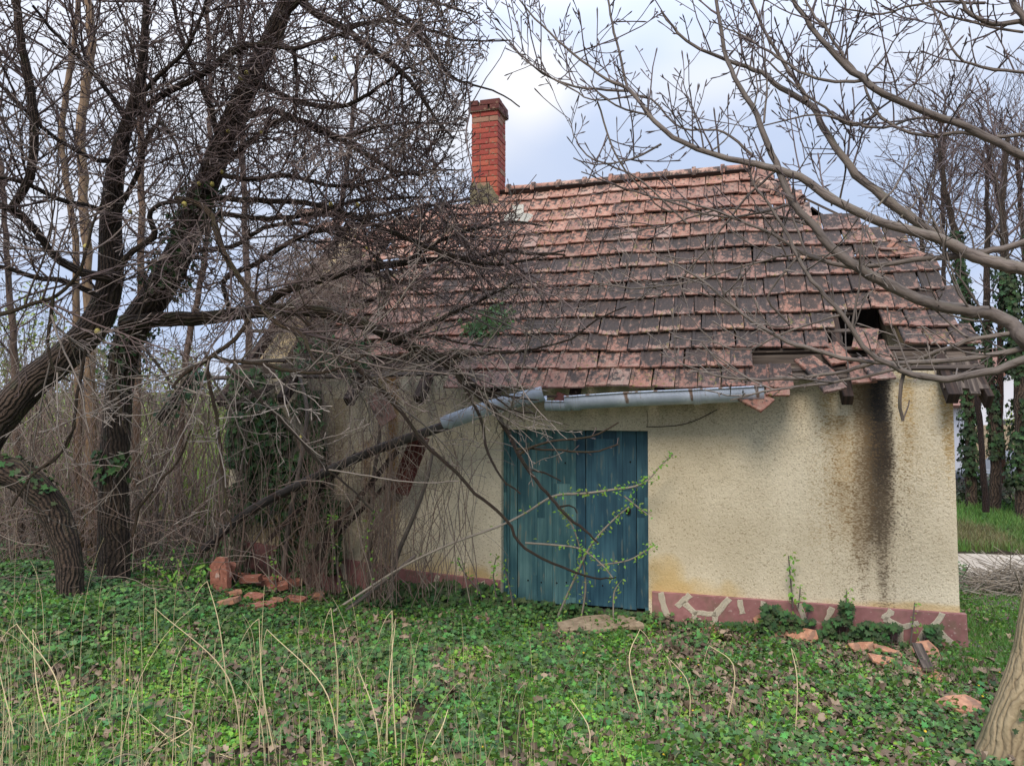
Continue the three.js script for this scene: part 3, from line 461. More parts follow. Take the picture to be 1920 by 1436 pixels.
// ------------------------------------------------------------------ chimney
{
  const ch = new THREE.Group(); ch.name = 'chimney'; house.add(ch);
  const R = rng(21), zf = ZR + .22, CW = .37, x0 = onFacade(884, 280, zf).x, x1 = onFacade(933, 280, zf).x, w = x1 - x0, top = onFacade(905, 190, zf).y, bot = YR - .75;
  const brickTex = (a, b) => dataTex(256, 256, (i, j, o) => { const u = i / 256, v = j / 256, n = tileNoise(u, v, 22, 3, 3), m = tileNoise(u, v, 4, 7, 4); mix3(o, a, b, clamp(n * .9 + (m - .5) * .9)); mix3(o, o.slice(), [150, 128, 100], .75 * smooth(.58, .68, tileNoise(u, v, 6, 17, 4))); });
  const bm = [brickTex([138, 62, 50], [184, 94, 74]), brickTex([128, 56, 48], [170, 82, 68]), brickTex([148, 72, 56], [192, 106, 80]), brickTex([132, 94, 76], [172, 136, 110])].map((m) => new THREE.MeshStandardMaterial({ map: m, bumpMap: m, bumpScale: .012, roughness: .95 }));
  const soot = [brickTex([74, 42, 38], [118, 64, 54]), brickTex([62, 46, 42], [104, 78, 66])].map((m) => new THREE.MeshStandardMaterial({ map: m, bumpMap: m, bumpScale: .012, roughness: .95 }));
  const mortar = new THREE.MeshStandardMaterial({ color: rgb(146, 128, 104), roughness: 1, bumpMap: plasterBump, bumpScale: .01 });
  const hB = .068, n = Math.floor((top - .14 - bot) / .079), cy = (top - .14 - bot) / n, long = w * .66, short = w * .31;
  const brickGeo = (a, b) => { const g = box(a, hB, b); const q = g.attributes.position; for (let k = 0; k < q.count; k++) { const f = (s) => 1 - .018 * hash(Math.round(q.getX(k) * 900) + s, Math.round(q.getY(k) * 900), Math.round(q.getZ(k) * 900)); q.setXYZ(k, q.getX(k) * f(1), q.getY(k) * f(2), q.getZ(k) * f(3)); } const u = g.attributes.uv; for (let k = 0; k < u.count; k++) u.setXY(k, u.getX(k) * 1.2, u.getY(k) * 3); g.computeVertexNormals(); return g; };
  const gl = brickGeo(long, short), gs = brickGeo(short, long);
  const course = (y, flip, grow, mats) => {
    for (let q = 0; q < 4; q++) {
      const h = w / 2 + grow, a = [[-h + long / 2, h - short / 2, gl], [h - short / 2, h - long / 2, gs], [h - long / 2, -h + short / 2, gl], [-h + short / 2, -h + long / 2, gs]][q];
      const m = mats[Math.floor(Math.pow(R(), 1.35) * mats.length)], b = part('brick', a[2], m, ch); b.position.set((flip ? -1 : 1) * a[0] + x0 + w / 2 + (R() - .5) * .006, y, a[1] + zf - w / 2 + (R() - .5) * .006); b.rotation.y = (R() - .5) * .02; b.rotation.x = R() < .5 ? Math.PI : 0; if (grow) b.scale.set(1 + grow * 1.6 / long, 1, 1 + grow * 1.6 / short * .4);
    }
  };
  for (let k = 0; k < n; k++) course(bot + (k + .5) * cy, k % 2, 0, bm);
  course(top - .1, 0, .022, soot); course(top - .025, 1, .022, soot);
  part('mortar_core', box(w - .02, top - .01 - bot, w - .02, x0 + w / 2, (top - .01 + bot) / 2, zf - w / 2), mortar, ch);
  part('chimney_cap', box(w + .05, .018, w + .05, x0 + w / 2, top - .138, zf - w / 2), mortar, ch);
  // worn render round the foot
  const rend = new THREE.MeshStandardMaterial({ map: dataTex(256, 256, (i, j, o) => { const u = i / 256, v = j / 256; mix3(o, [116, 106, 78], [186, 174, 138], clamp(tileNoise(u, v, 14, 3, 4) * 1.5 - .3)); }), bumpMap: plasterBump, bumpScale: .02, roughness: 1 });
  const yTop = onFacade(905, 352, zf).y, sh = new THREE.Shape(); const zz = [[0, .04], [.12, .1], [.2, .02], [.34, .07], [.5, .01], [.64, .06], [.8, -.02], [.9, -.1], [1, -.14]]; sh.moveTo(-.012, bot); for (const [a, b] of zz) sh.lineTo(-.012 + a * (w + .024), yTop + b); sh.lineTo(w + .012, bot); sh.closePath();
  part('worn_render', new THREE.ExtrudeGeometry(sh, { depth: .022, bevelEnabled: true, bevelSize: .004, bevelThickness: .006, bevelSegments: 1 }).translate(x0, 0, zf - .004), rend, ch);
}
// ------------------------------------------------------------------ gutters (half-round zinc)
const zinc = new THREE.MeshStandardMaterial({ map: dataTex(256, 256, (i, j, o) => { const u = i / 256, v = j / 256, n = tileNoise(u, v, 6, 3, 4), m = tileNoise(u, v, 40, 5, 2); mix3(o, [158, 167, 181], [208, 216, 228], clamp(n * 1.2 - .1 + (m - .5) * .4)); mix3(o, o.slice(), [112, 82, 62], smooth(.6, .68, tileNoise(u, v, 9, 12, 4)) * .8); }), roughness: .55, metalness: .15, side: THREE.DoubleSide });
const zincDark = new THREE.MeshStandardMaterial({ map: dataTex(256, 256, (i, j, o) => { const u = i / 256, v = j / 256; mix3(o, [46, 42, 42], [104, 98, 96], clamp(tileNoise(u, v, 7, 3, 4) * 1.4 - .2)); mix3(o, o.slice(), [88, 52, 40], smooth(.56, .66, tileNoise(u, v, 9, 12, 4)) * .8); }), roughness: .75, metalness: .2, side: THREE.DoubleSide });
function halfPipe(P, r, t, openDir) {
  const cv = P.length > 2 ? new THREE.CatmullRomCurve3(P, false, 'centripetal') : new THREE.LineCurve3(P[0], P[1]), n = P.length > 2 ? 28 : 8, prof = [], m = 9;
  for (let k = 0; k <= m; k++) { const a = Math.PI + Math.PI * k / m; prof.push([Math.cos(a) * r, Math.sin(a) * r]); } prof.push([r + .012, .006], [r + .012, -.008]); prof.reverse(); for (let k = 0; k <= m; k++) { const a = Math.PI + Math.PI * k / m; prof.push([Math.cos(a) * (r - t), Math.sin(a) * (r - t)]); }
  const p = [], uv = [], ix = [], w = prof.length;
  for (let k = 0; k <= n; k++) { const c = cv.getPoint(k / n), T = cv.getTangent(k / n), U = openDir.clone().addScaledVector(T, -openDir.dot(T)).normalize(), S = V(0, 0, 0).crossVectors(T, U); prof.forEach(([a, b], q) => { p.push(c.x + S.x * a + U.x * b, c.y + S.y * a + U.y * b, c.z + S.z * a + U.z * b); uv.push(k / n * 3, q / w * .6); }); }
  for (let k = 0; k < n; k++) for (let q = 0; q < w; q++) { const q2 = (q + 1) % w, a = k * w + q, b = k * w + q2, c = a + w, d = b + w; ix.push(a, b, d, a, d, c); }
  const g = new THREE.BufferGeometry(); g.setAttribute('position', new THREE.Float32BufferAttribute(p, 3)); g.setAttribute('uv', new THREE.Float32BufferAttribute(uv, 2)); g.setIndex(ix); g.computeVertexNormals(); return g;
}
{
  const gut = new THREE.Group(); gut.name = 'gutter'; house.add(gut);
  const q = (x, y) => onFacade(x, y, .4);
  part('gutter_length', halfPipe([q(1062, 750), q(1190, 742), q(1310, 737), q(1432, 731)], .1, .003, V(0, .95, -.3)), zinc, gut);
  part('gutter_length', halfPipe([q(1024, 757), q(1070, 757)], .07, .003, V(0, .95, -.3)), zinc, gut);
  for (const [x, y] of [[1300, 738], [1074, 750]]) part('gutter_joint', halfPipe([q(x, y), q(x + 14, y - 1)], .106, .003, V(0, .95, -.3)), zinc, gut);
  for (const x of [1080, 1180, 1290, 1400]) part('gutter_bracket', beam(onFacade(x, 735, .42), onFacade(x, 740, .2), .025, .006), darkWood, gut);
  part('eave_stub', beam(onFacade(1048, 746, .38), onFacade(1066, 752, .25), .1, .1), new THREE.MeshStandardMaterial({ color: rgb(104, 62, 54), roughness: 1 }), gut);
  const fall = thing('fallen_gutter', 'long half-round gutter torn from the eave, slanting down to the ground left of the door', 'gutter');
  const G = (x, y, z) => toWorld(onFacade(x, y, z));
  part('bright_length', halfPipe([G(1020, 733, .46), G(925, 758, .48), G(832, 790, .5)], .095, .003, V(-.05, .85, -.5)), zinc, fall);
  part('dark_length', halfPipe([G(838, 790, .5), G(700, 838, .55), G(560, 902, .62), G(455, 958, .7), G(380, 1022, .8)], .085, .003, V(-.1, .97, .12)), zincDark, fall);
}

// ------------------------------------------------------------------ the old fruit trees on the left
const DARK = rgb(196, 184, 174), TW_DARK = new THREE.Color(.078, .058, .055), TW_MID = new THREE.Color(.15, .122, .1), TW_PALE = new THREE.Color(.26, .22, .17), TW_RED = new THREE.Color(.16, .1, .075), WHITE = new THREE.Color(1, 1, 1);
const crownPoly = [[-400, -300], [900, -300], [905, 60], [962, 75], [905, 150], [880, 205], [905, 300], [960, 330], [1005, 320], [1020, 410], [1060, 500], [1180, 560], [1150, 620], [1040, 700], [1010, 770], [1165, 790], [1165, 850], [1060, 880], [960, 930], [850, 900], [760, 800], [640, 900], [520, 880], [430, 1000], [330, 1060], [-400, 1000]];
const thin = (x, y) => inside(crownPoly, x, y);
const fruitTwig = { keep: thin, seg: [.09, .06, .04], end: [.0032, .0026, .0024], wig: [.24, .34, .45], up: [.05, .1, .1], kids: [8, 12, 0], len: [1.0, .46, .06], rad: [.0085, .0052, .0036], fwd: .8, bud: [1, .0048], col: (P, l) => (P.z > -5.2 ? TW_MID : TW_DARK).clone().lerp(TW_RED, .3) };
const lateralTwig = { ...fruitTwig, col: () => TW_MID.clone().lerp(TW_PALE, .25), up: [-.03, .06, .1], kids: [6, 10, 0] };
function tree(name, label, category, base, group) { return thing(name, label, category, base, group); }
function finish(t, T, name, mat) { if (!T.i.length) return null; return part(name, local(T.build(), t), mat, t); }
const crownLimbs = [];
{
  const R = rng(101);
  // the forked tree whose ivy-clad trunk leans right over the house
  const t1 = thing('fruit_tree', 'forked old tree left of the house, its dark ivied trunk leaning right', 'tree', at(215, 1100, 7.2));
  const slim = (l) => l.map(([x, y, w, d]) => [x, y, w * .88, d]);
  const T = new Tubes(), main = limbPath(slim([[212, 1135, 76, 7.25], [213, 1090, 64, 7.2], [212, 1000, 60, 7.2], [215, 860, 55, 7.15], [225, 720, 54, 7.1], [248, 620, 58, 7.0], [300, 540, 60, 6.9], [345, 450, 56, 6.8], [385, 350, 52, 6.65], [430, 240, 46, 6.5], [480, 130, 40, 6.3], [522, 40, 36, 6.15], [560, -70, 30, 6]]), .07);
  T.add(...main.slice(0, 2), 22, DARK, .13, 2); finish(t1, T, 'trunk', barkMat);
  const L = (list, a, b, col = DARK, sides = 8, wig = .012, n = 'limb') => { const t = new Tubes(), p = limbPath(dep(list, a, b), .08, wig, R); t.add(p[0], p[1], sides, col, .14, 1); finish(t1, t, n, barkMat); crownLimbs.push([p, t1]); return p; };
  // the lateral that crosses the roof and droops in front of the door
  L([[232, 606, 34], [301, 599, 28], [368, 597, 25], [435, 590, 24], [485, 584, 23], [535, 582, 22], [602, 584, 22], [640, 596, 21], [690, 611, 20], [740, 637, 19], [790, 657, 17], [830, 677, 15], [850, 694, 12], [890, 730, 9], [934, 780, 9], [958, 824, 8], [974, 855, 8], [1008, 905, 7], [1038, 938, 6.5], [1060, 965, 6], [1095, 993, 5], [1122, 1018, 3]], 6.9, 5.7);
  L([[974, 852, 5], [1000, 838, 4.5], [1040, 826, 4], [1080, 822, 3.6], [1120, 815, 3.2], [1160, 792, 2.6]], 5.8, 5.6, TW_PALE.clone().multiplyScalar(4), 6);
  L([[968, 842, 5], [1010, 842, 4], [1060, 845, 3.8], [1110, 848, 3.2], [1160, 833, 2.6]], 5.8, 5.7, TW_PALE.clone().multiplyScalar(4), 6);
  L([[992, 880, 4], [1020, 886, 3.4], [1052, 902, 2.6]], 5.8, 5.7, DARK, 6);
  L([[1050, 950, 4], [1075, 950, 3], [1082, 962, 2.4]], 5.7, 5.7, DARK, 6);
  L([[852, 700, 9], [880, 740, 7], [905, 800, 6], [915, 850, 5], [940, 895, 4], [976, 926, 3]], 6, 5.8);
  L([[852, 690, 8], [900, 726, 5], [950, 742, 4], [1010, 750, 3]], 6, 5.7, DARK, 6); L([[860, 705, 7], [905, 752, 5], [960, 770, 4], [1005, 776, 2.6]], 6, 5.8, DARK, 6); L([[880, 720, 5], [930, 745, 4], [985, 790, 2.6]], 6, 5.7, DARK, 6);
  // limbs over the roof
  L([[480, 586, 16], [534, 546, 15], [600, 525, 14], [652, 510, 13], [704, 502, 12], [750, 494, 12], [788, 487, 11], [840, 485, 10], [892, 483, 9], [955, 471, 8], [1000, 475, 6], [1060, 478, 4]], 6.7, 5.9);
  L([[380, 370, 12], [440, 373, 11], [500, 376, 10], [560, 378, 10], [620, 390, 10], [669, 410, 9], [725, 431, 9], [788, 458, 9], [830, 473, 8], [871, 485, 8], [913, 494, 7], [955, 494, 6], [1010, 482, 4], [1060, 470, 3]], 6.6, 5.4);
  L([[770, 486, 8], [809, 460, 8], [850, 441, 7], [892, 429, 7], [934, 420, 6], [976, 416, 5], [1020, 424, 3]], 6.1, 5.8);
  L([[740, 640, 10], [805, 608, 8], [850, 585, 7], [903, 562, 6], [955, 535, 5], [985, 520, 3]], 6.3, 5.9);
  L([[820, 668, 9], [854, 667, 7], [890, 664, 6], [957, 660, 5], [1018, 650, 4.5], [1068, 637, 4], [1118, 600, 3.6], [1175, 575, 2.6]], 6.1, 5.6);
  L([[690, 612, 8], [724, 624, 7], [774, 627, 6], [824, 634, 5], [874, 644, 4], [941, 654, 3]], 6.4, 6);
  L([[430, 580, 10], [420, 525, 9], [470, 500, 9], [540, 455, 9], [600, 432, 8], [650, 428, 6], [720, 400, 5], [800, 385, 4], [880, 392, 3]], 6.6, 6.1);
  // crown of the leaning trunk
  L([[247, 217, 12], [301, 180, 13], [351, 154, 12], [401, 124, 12], [451, 90, 12], [501, 84, 11], [551, 90, 9], [620, 70, 7], [690, 40, 5]], 6.3, 5.5);
  L([[440, 225, 14], [468, 217, 13], [501, 207, 12], [551, 221, 11], [602, 247, 10], [640, 264, 9], [690, 292, 8], [740, 320, 6], [800, 330, 4]], 6.4, 5.8);
  L([[400, 320, 12], [440, 290, 11], [480, 255, 10], [520, 228, 9], [570, 225, 7], [640, 258, 6], [700, 240, 5], [790, 230, 4], [870, 236, 3]], 6.5, 5.7);
  L([[540, -20, 18], [600, 30, 14], [640, 50, 12], [707, 100, 10], [757, 140, 9], [790, 180, 8], [820, 227, 6], [850, 260, 4]], 6.1, 5.3);
  L([[545, -60, 14], [640, -30, 11], [740, 20, 9], [787, 67, 8], [820, 110, 7], [847, 144, 6], [894, 160, 4], [941, 177, 3], [974, 200, 2.4]], 6, 5.2);
  L([[640, 50, 8], [720, 40, 7], [807, 57, 6], [867, 74, 4], [957, 75, 2.6]], 5.8, 5.3); L([[530, 30, 12], [580, -10, 9], [700, -30, 7], [830, 10, 5], [890, 30, 3]], 6, 5.2);
  L([[470, 150, 12], [560, 190, 10], [640, 200, 8], [700, 170, 7], [760, 130, 5], [840, 95, 3]], 6.2, 5.5); L([[410, 290, 12], [400, 220, 10], [372, 150, 9], [340, 70, 7], [322, 0, 6], [300, -60, 5]], 6.5, 6);
  L([[551, 90, 8], [556, 150, 7], [553, 222, 6]], 5.9, 6.2); L([[420, 330, 10], [460, 335, 9], [540, 330, 8], [640, 350, 7], [720, 335, 5], [800, 320, 4], [870, 318, 3]], 6.5, 5.7);
  L([[410, 400, 10], [500, 410, 9], [590, 400, 8], [650, 380, 7], [730, 372, 5], [820, 368, 3]], 6.6, 5.8); L([[360, 470, 11], [440, 460, 9], [500, 425, 8], [560, 420, 7], [630, 440, 6], [690, 470, 5], [740, 520, 4], [800, 560, 3]], 6.6, 5.9);
  // pale lichened branches close to the viewer
  const pale = rgb(226, 206, 176);
  L([[330, 372, 11], [375, 384, 11], [396, 405, 11], [410, 450, 11], [431, 497, 11], [468, 547, 10], [488, 577, 11], [521, 607, 9], [568, 630, 8], [578, 657, 6], [600, 690, 4]], 5.9, 5.1, pale);
  L([[470, 590, 8], [440, 635, 8], [400, 665, 8], [370, 685, 7], [340, 705, 6], [322, 728, 4]], 5.2, 5, pale); L([[400, 668, 7], [440, 678, 7], [490, 682, 7], [540, 695, 7], [600, 700, 6], [640, 690, 4], [690, 660, 3]], 5.1, 5, pale);
  L([[385, 660, 7], [392, 720, 7], [405, 780, 7], [412, 840, 6], [418, 900, 5], [427, 960, 5], [436, 1020, 4]], 5.2, 5, pale);
  L([[540, 570, 9], [600, 630, 9], [640, 667, 8], [697, 714, 8], [740, 757, 8], [774, 804, 7], [807, 844, 7], [854, 884, 7], [891, 925, 6], [931, 958, 6], [952, 976, 6], [973, 1018, 5], [1016, 1047, 5], [1077, 1073, 4.5], [1125, 1085, 3.6], [1156, 1082, 2.4]], 6, 5.6, rgb(190, 172, 156));
  L([[425, 690, 8], [470, 730, 8], [520, 780, 8], [560, 820, 7], [590, 860, 6], [640, 900, 4], [700, 960, 3]], 5.6, 5.6, DARK);
  L([[210, 660, 5], [212, 700, 5], [222, 760, 4.5], [236, 812, 3]], 5.5, 5.4, pale, 6); L([[255, 640, 6], [300, 690, 6], [330, 730, 5], [360, 775, 3]], 5.6, 5.4, DARK, 6);
  L([[250, 1000, 6], [262, 950, 6], [300, 900, 5], [330, 870, 4], [360, 800, 3]], 5.4, 5.4, pale, 6);

  // the second tree: comes in from beyond the left edge, then rises
  const t2 = thing('fruit_tree', 'dark tree at the left edge, its thick limb slanting right then upright', 'tree', at(-330, 1120, 6.3));
  const T2 = new Tubes(), m2 = limbPath(slim([[-330, 1180, 90, 6.3], [-250, 1040, 74, 6.3], [-140, 940, 68, 6.3], [-50, 860, 66, 6.3], [0, 785, 64, 6.3], [60, 718, 62, 6.35], [120, 668, 60, 6.4], [180, 604, 60, 6.45], [205, 535, 52, 6.45], [207, 418, 44, 6.4], [214, 334, 38, 6.3], [227, 267, 31, 6.2], [247, 200, 23, 6.1], [265, 134, 18, 6], [270, 67, 15, 5.9], [277, -40, 12, 5.8]]), .07);
  T2.add(...m2.slice(0, 2), 20, DARK, .13, 2); finish(t2, T2, 'trunk', barkMat);
  const L2 = (list, a, b, col = DARK, sides = 8) => { const t = new Tubes(), p = limbPath(dep(list, a, b), .08, .012, R); t.add(p[0], p[1], sides, col, .14, 1); finish(t2, t, 'limb', barkMat); crownLimbs.push([p, t2]); return p; };
  L2([[205, 520, 20], [150, 510, 16], [97, 475, 14], [67, 434, 14], [20, 391, 13], [-40, 380, 10]], 6.3, 5.6);
  L2([[20, 391, 14], [53, 334, 16], [63, 234, 16], [57, 167, 16], [40, 84, 15], [27, 0, 14], [20, -60, 12]], 5.7, 5.3);
  L2([[190, 560, 12], [130, 530, 10], [70, 520, 9], [0, 500, 8], [-60, 490, 6]], 6.3, 5.6); L2([[210, 400, 11], [160, 385, 10], [100, 370, 9], [40, 340, 8], [-30, 330, 6]], 6.3, 5.5); L2([[220, 300, 11], [180, 300, 9], [120, 270, 8], [70, 230, 7], [0, 160, 6], [-60, 120, 5]], 6.2, 5.4);
  L2([[205, 520, 12], [250, 470, 11], [290, 440, 10], [280, 400, 9], [310, 380, 8], [345, 378, 7]], 6.3, 5.8); L2([[240, 230, 10], [200, 170, 9], [150, 110, 7], [100, 60, 6], [60, 10, 5]], 6.1, 5.5); L2([[250, 190, 9], [300, 140, 8], [350, 90, 7], [380, 20, 6], [400, -40, 5]], 6.1, 5.6);
  L2([[0, 590, 8], [60, 570, 8], [105, 555, 7], [150, 505, 6], [165, 450, 5], [190, 380, 4]], 5.2, 5.2, rgb(220, 204, 170)); L2([[98, 560, 7], [90, 640, 6], [100, 690, 5], [130, 715, 4]], 5.2, 5.2, rgb(210, 196, 170)); L2([[165, 640, 6], [150, 700, 6], [140, 770, 5], [135, 800, 4]], 5.2, 5.2, rgb(200, 186, 164));
  L2([[140, 790, 5], [120, 840, 5], [60, 890, 5], [20, 950, 4]], 5.2, 5.1, rgb(220, 204, 178)); L2([[60, 880, 5], [95, 870, 4], [140, 800, 4]], 5.2, 5.1, rgb(200, 186, 164)); L2([[207, 418, 10], [255, 330, 9], [275, 260, 8], [300, 230, 7], [330, 270, 6]], 6.3, 5.9);

  // the third trunk, short and leaning out of the picture
  const t3 = thing('fruit_tree', 'short thick trunk near the left edge, bending away to the left above the ivy', 'tree', at(132, 1140, 6.4));
  const T3 = new Tubes(); T3.add(...limbPath([[140, 1175, 60, 6.4], [132, 1120, 46, 6.4], [128, 1050, 46, 6.4], [112, 990, 50, 6.4], [80, 930, 52, 6.35], [40, 895, 52, 6.3], [0, 880, 54, 6.3], [-70, 868, 54, 6.2], [-160, 800, 48, 6.1], [-240, 660, 40, 6]], .07).slice(0, 2), 20, DARK, .13, 2); finish(t3, T3, 'trunk', barkMat);

  // twigs
  const Tw = new Map([[t1, new Tubes()], [t2, new Tubes()]]);
  for (const [p, t] of crownLimbs) { const mid = p[0][p[0].length >> 1], near = mid.z > -5.4; const px = project(mid), small = p[2] < 1.1 && px[1] > 690; if (!small) sproutAlong(Tw.get(t), R, px[1] > 560 ? lateralTwig : fruitTwig, p, px[1] > 700 ? 5 : px[0] > 560 && px[1] > 370 ? 8 : near ? 9 : 11, 0, .08, 1); sproutAlong(Tw.get(t), R, fruitTwig, p, px[1] > 700 ? 9 : 9, 2, .05, 1); }
  sproutAlong(Tw.get(t1), R, fruitTwig, main, 16, 0, .5, 1); sproutAlong(Tw.get(t2), R, fruitTwig, m2, 10, 0, .45, 1); sproutAlong(Tw.get(t1), R, fruitTwig, main, 10, 1, .3, 1);
  console.log('fruit twigs', Tw.get(t1).tris, Tw.get(t2).tris);
  for (const [t, q] of Tw) { const m = finish(t, q, 'twigs', twigMat); stuff(m); }
  // shrivelled yellow fruit and fat buds
  const fg = new THREE.SphereGeometry(1, 8, 6), fm = new THREE.MeshStandardMaterial({ color: rgb(176, 162, 84), roughness: .7 });
  { const q = fg.attributes.position; for (let k = 0; k < q.count; k++) { const f = 1 - .2 * hash(Math.round(q.getX(k) * 50), Math.round(q.getY(k) * 50), Math.round(q.getZ(k) * 50)); q.setXYZ(k, q.getX(k) * f, q.getY(k) * f * 1.15, q.getZ(k) * f); } fg.computeVertexNormals(); }
  for (const [x, y, w, t, d] of [[182, 622, 11, t2, 6], [450, 148, 9, t1, 6.1], [462, 137, 9, t1, 6.1], [427, 246, 7, t1, 6.2], [345, 383, 10, t1, 5.8], [372, 344, 7, t1, 6], [397, 345, 8, t1, 6], [243, 397, 8, t1, 5.8], [160, 463, 10, t2, 5.6], [620, 383, 8, t1, 5.9], [628, 109, 7, t1, 5.6], [666, 441, 6, t1, 5.9], [687, 466, 7, t1, 5.9], [563, 820, 6, t1, 5.6], [670, 384, 8, t1, 5.9], [490, 248, 6, t1, 6], [415, 322, 7, t1, 6.1]]) { const m = part('fruit', fg, fm, t); m.position.copy(at(x, y, d)).sub(t.position); m.scale.setScalar(w / 2 / F * d * 1.15); }
}
// ------------------------------------------------------------------ the walnut on the right
{
  const R = rng(202), tr = thing('walnut_tree', 'smooth grey tree at the right edge with long bare branches reaching over the roof', 'tree', at(1895, 1390, 4.0));
  const [tm, tb] = barkTex(512, [118, 102, 78], [190, 174, 142], [136, 128, 98], 9), trunkBark = new THREE.MeshStandardMaterial({ map: tm, bumpMap: tb, bumpScale: .01, roughness: .95, vertexColors: true });
  const trunk = new Tubes(); const bark = rgb(192, 184, 178);
  trunk.add(...limbPath([[1908, 1460, 158, 4.0], [1915, 1405, 128, 4.0], [1934, 1330, 112, 4.0], [1962, 1240, 106, 4.0], [1985, 1100, 102, 4.0], [2020, 950, 96, 4.0], [2040, 800, 90, 4.0], [2050, 640, 80, 4.05], [2055, 480, 60, 4.1], [2050, 300, 44, 4.15], [2030, 100, 32, 4.2], [2040, -150, 20, 4.25], [2020, -420, 8, 4.3], [2030, -560, 2, 4.3]], .06).slice(0, 2), 24, rgb(245, 240, 232), .05, 3); finish(tr, trunk, 'trunk', trunkBark);
  const paths = [], B = (list, a, b, sides = 9) => { const t = new Tubes(), p = limbPath(dep(list.map(([x, y, w]) => [x, y, w * .71]), a, b), .07, .011, R); for (let k = 2; k < p[1].length - 2; k++) if (R() < .1) p[1][k] *= 1.16; t.add(p[0], p[1], sides, jit(bark, R, .16), .11, 1); finish(tr, t, 'branch', smoothBark); paths.push(p); };
  const J = [2048, 640, 46];
  B([J, [1990, 665, 42], [1920, 634, 38], [1902, 612, 36], [1865, 590, 34], [1815, 583, 32], [1748, 571, 29], [1691, 547, 28], [1634, 517, 27], [1574, 478, 25], [1527, 424, 21], [1487, 378, 19], [1460, 317, 17], [1437, 261, 16], [1414, 207, 14], [1380, 150, 12], [1360, 100, 11], [1343, 0, 9], [1335, -80, 7]], 4.05, 4.9, 12);
  B([[2050, 560, 40], [1990, 520, 34], [1920, 505, 32], [1875, 494, 30], [1828, 478, 28], [1754, 444, 25], [1674, 424, 24], [1574, 381, 22], [1510, 337, 20], [1437, 311, 18], [1377, 300, 15], [1280, 267, 13], [1218, 217, 11], [1178, 167, 9], [1124, 140, 7], [1070, 95, 6], [1018, 50, 5], [974, 0, 4], [950, -40, 3]], 4.05, 5.2, 12);
  B([[1776, 456, 24], [1758, 444, 25], [1681, 388, 24], [1611, 331, 20], [1574, 284, 18], [1544, 241, 17], [1524, 200, 16], [1467, 167, 14], [1424, 134, 12], [1367, 114, 10], [1280, 70, 7], [1240, 20, 5]], 4.4, 5.2, 11);
  B([[1514, 190, 12], [1500, 160, 11], [1480, 134, 10], [1440, 67, 8], [1414, 10, 7], [1400, -50, 5]], 4.7, 4.9);
  B([[2045, 330, 36], [1990, 300, 28], [1920, 291, 22], [1862, 261, 20], [1795, 231, 18], [1728, 207, 18], [1648, 170, 17], [1621, 150, 17], [1581, 117, 16], [1537, 70, 13], [1511, 33, 12], [1484, -5, 11], [1450, -60, 9]], 4.1, 4.6, 11);
  B([[1625, 155, 9], [1585, 110, 8], [1555, 60, 7], [1520, 20, 6], [1500, -40, 5]], 4.4, 4.5);
  B([[2050, 620, 34], [1990, 650, 28], [1920, 676, 22], [1862, 695, 20], [1781, 711, 18], [1748, 710, 17], [1698, 697, 16], [1658, 677, 15], [1628, 660, 13], [1581, 590, 12], [1544, 550, 11], [1514, 513, 10], [1497, 480, 10], [1470, 430, 8], [1440, 380, 7], [1414, 345, 5], [1400, 300, 4]], 4.0, 4.7, 10);
  B([[2050, 640, 30], [1985, 640, 22], [1920, 654, 17], [1848, 667, 14], [1748, 677, 12], [1614, 677, 11], [1521, 654, 11], [1467, 637, 10], [1404, 597, 8], [1350, 550, 7], [1280, 503, 5], [1230, 480, 3]], 4.0, 4.9);
  B([[2048, 610, 26], [1970, 620, 18], [1888, 627, 13], [1815, 640, 11], [1748, 664, 10], [1714, 680, 10], [1614, 707, 8], [1514, 724, 7], [1414, 738, 5], [1370, 750, 3]], 4.0, 4.9);
  B([[1650, 676, 10], [1581, 697, 9], [1480, 710, 8], [1380, 710, 7], [1280, 684, 4], [1240, 660, 3]], 4.5, 5.2);
  B([[1696, 697, 10], [1688, 740, 9], [1690, 770, 9], [1694, 789, 8]], 4.3, 4.35); B([[1694, 787, 5], [1703, 760, 4], [1706, 750, 3]], 4.35, 4.35, 6);
  B([[2050, 520, 30], [1985, 440, 22], [1920, 456, 18], [1860, 470, 17], [1804, 478, 16], [1740, 485, 14], [1640, 497, 13], [1580, 498, 12], [1520, 480, 10], [1450, 440, 8], [1380, 410, 7], [1290, 380, 5], [1220, 370, 3]], 4.05, 5);
  B([[2045, 260, 22], [1980, 262, 15], [1920, 252, 11], [1865, 257, 10], [1801, 247, 9], [1758, 254, 9], [1708, 250, 8], [1648, 214, 8], [1628, 177, 7], [1621, 150, 5]], 4.1, 4.5);
  B([[2040, 160, 24], [1985, 90, 17], [1920, 43, 14], [1878, 44, 12], [1848, 40, 11], [1815, 23, 10], [1805, 0, 8], [1790, -40, 6]], 4.2, 4.2); B([[1940, 60, 18], [1912, 20, 17], [1888, -20, 15]], 4.15, 4.2);
  B([[2040, 200, 18], [1985, 140, 11], [1920, 134, 8], [1848, 127, 7], [1801, 110, 6], [1775, 67, 5], [1748, 10, 4], [1735, -30, 3]], 4.2, 4.3);
  B([[1848, 5, 8], [1735, 5, 6], [1650, 25, 5], [1580, 15, 3.4], [1545, 5, 2.4]], 4.3, 4.5); B([[1920, 60, 7], [1840, 45, 6], [1750, 15, 5], [1700, -20, 4]], 4.2, 4.4);
  B([[1648, 210, 9], [1600, 235, 7], [1545, 200, 6], [1480, 150, 5], [1420, 95, 4], [1380, 60, 3]], 4.5, 4.9); B([[1621, 150, 9], [1560, 152, 8], [1500, 133, 7], [1440, 95, 6], [1385, 62, 4], [1330, 40, 3]], 4.4, 4.8);
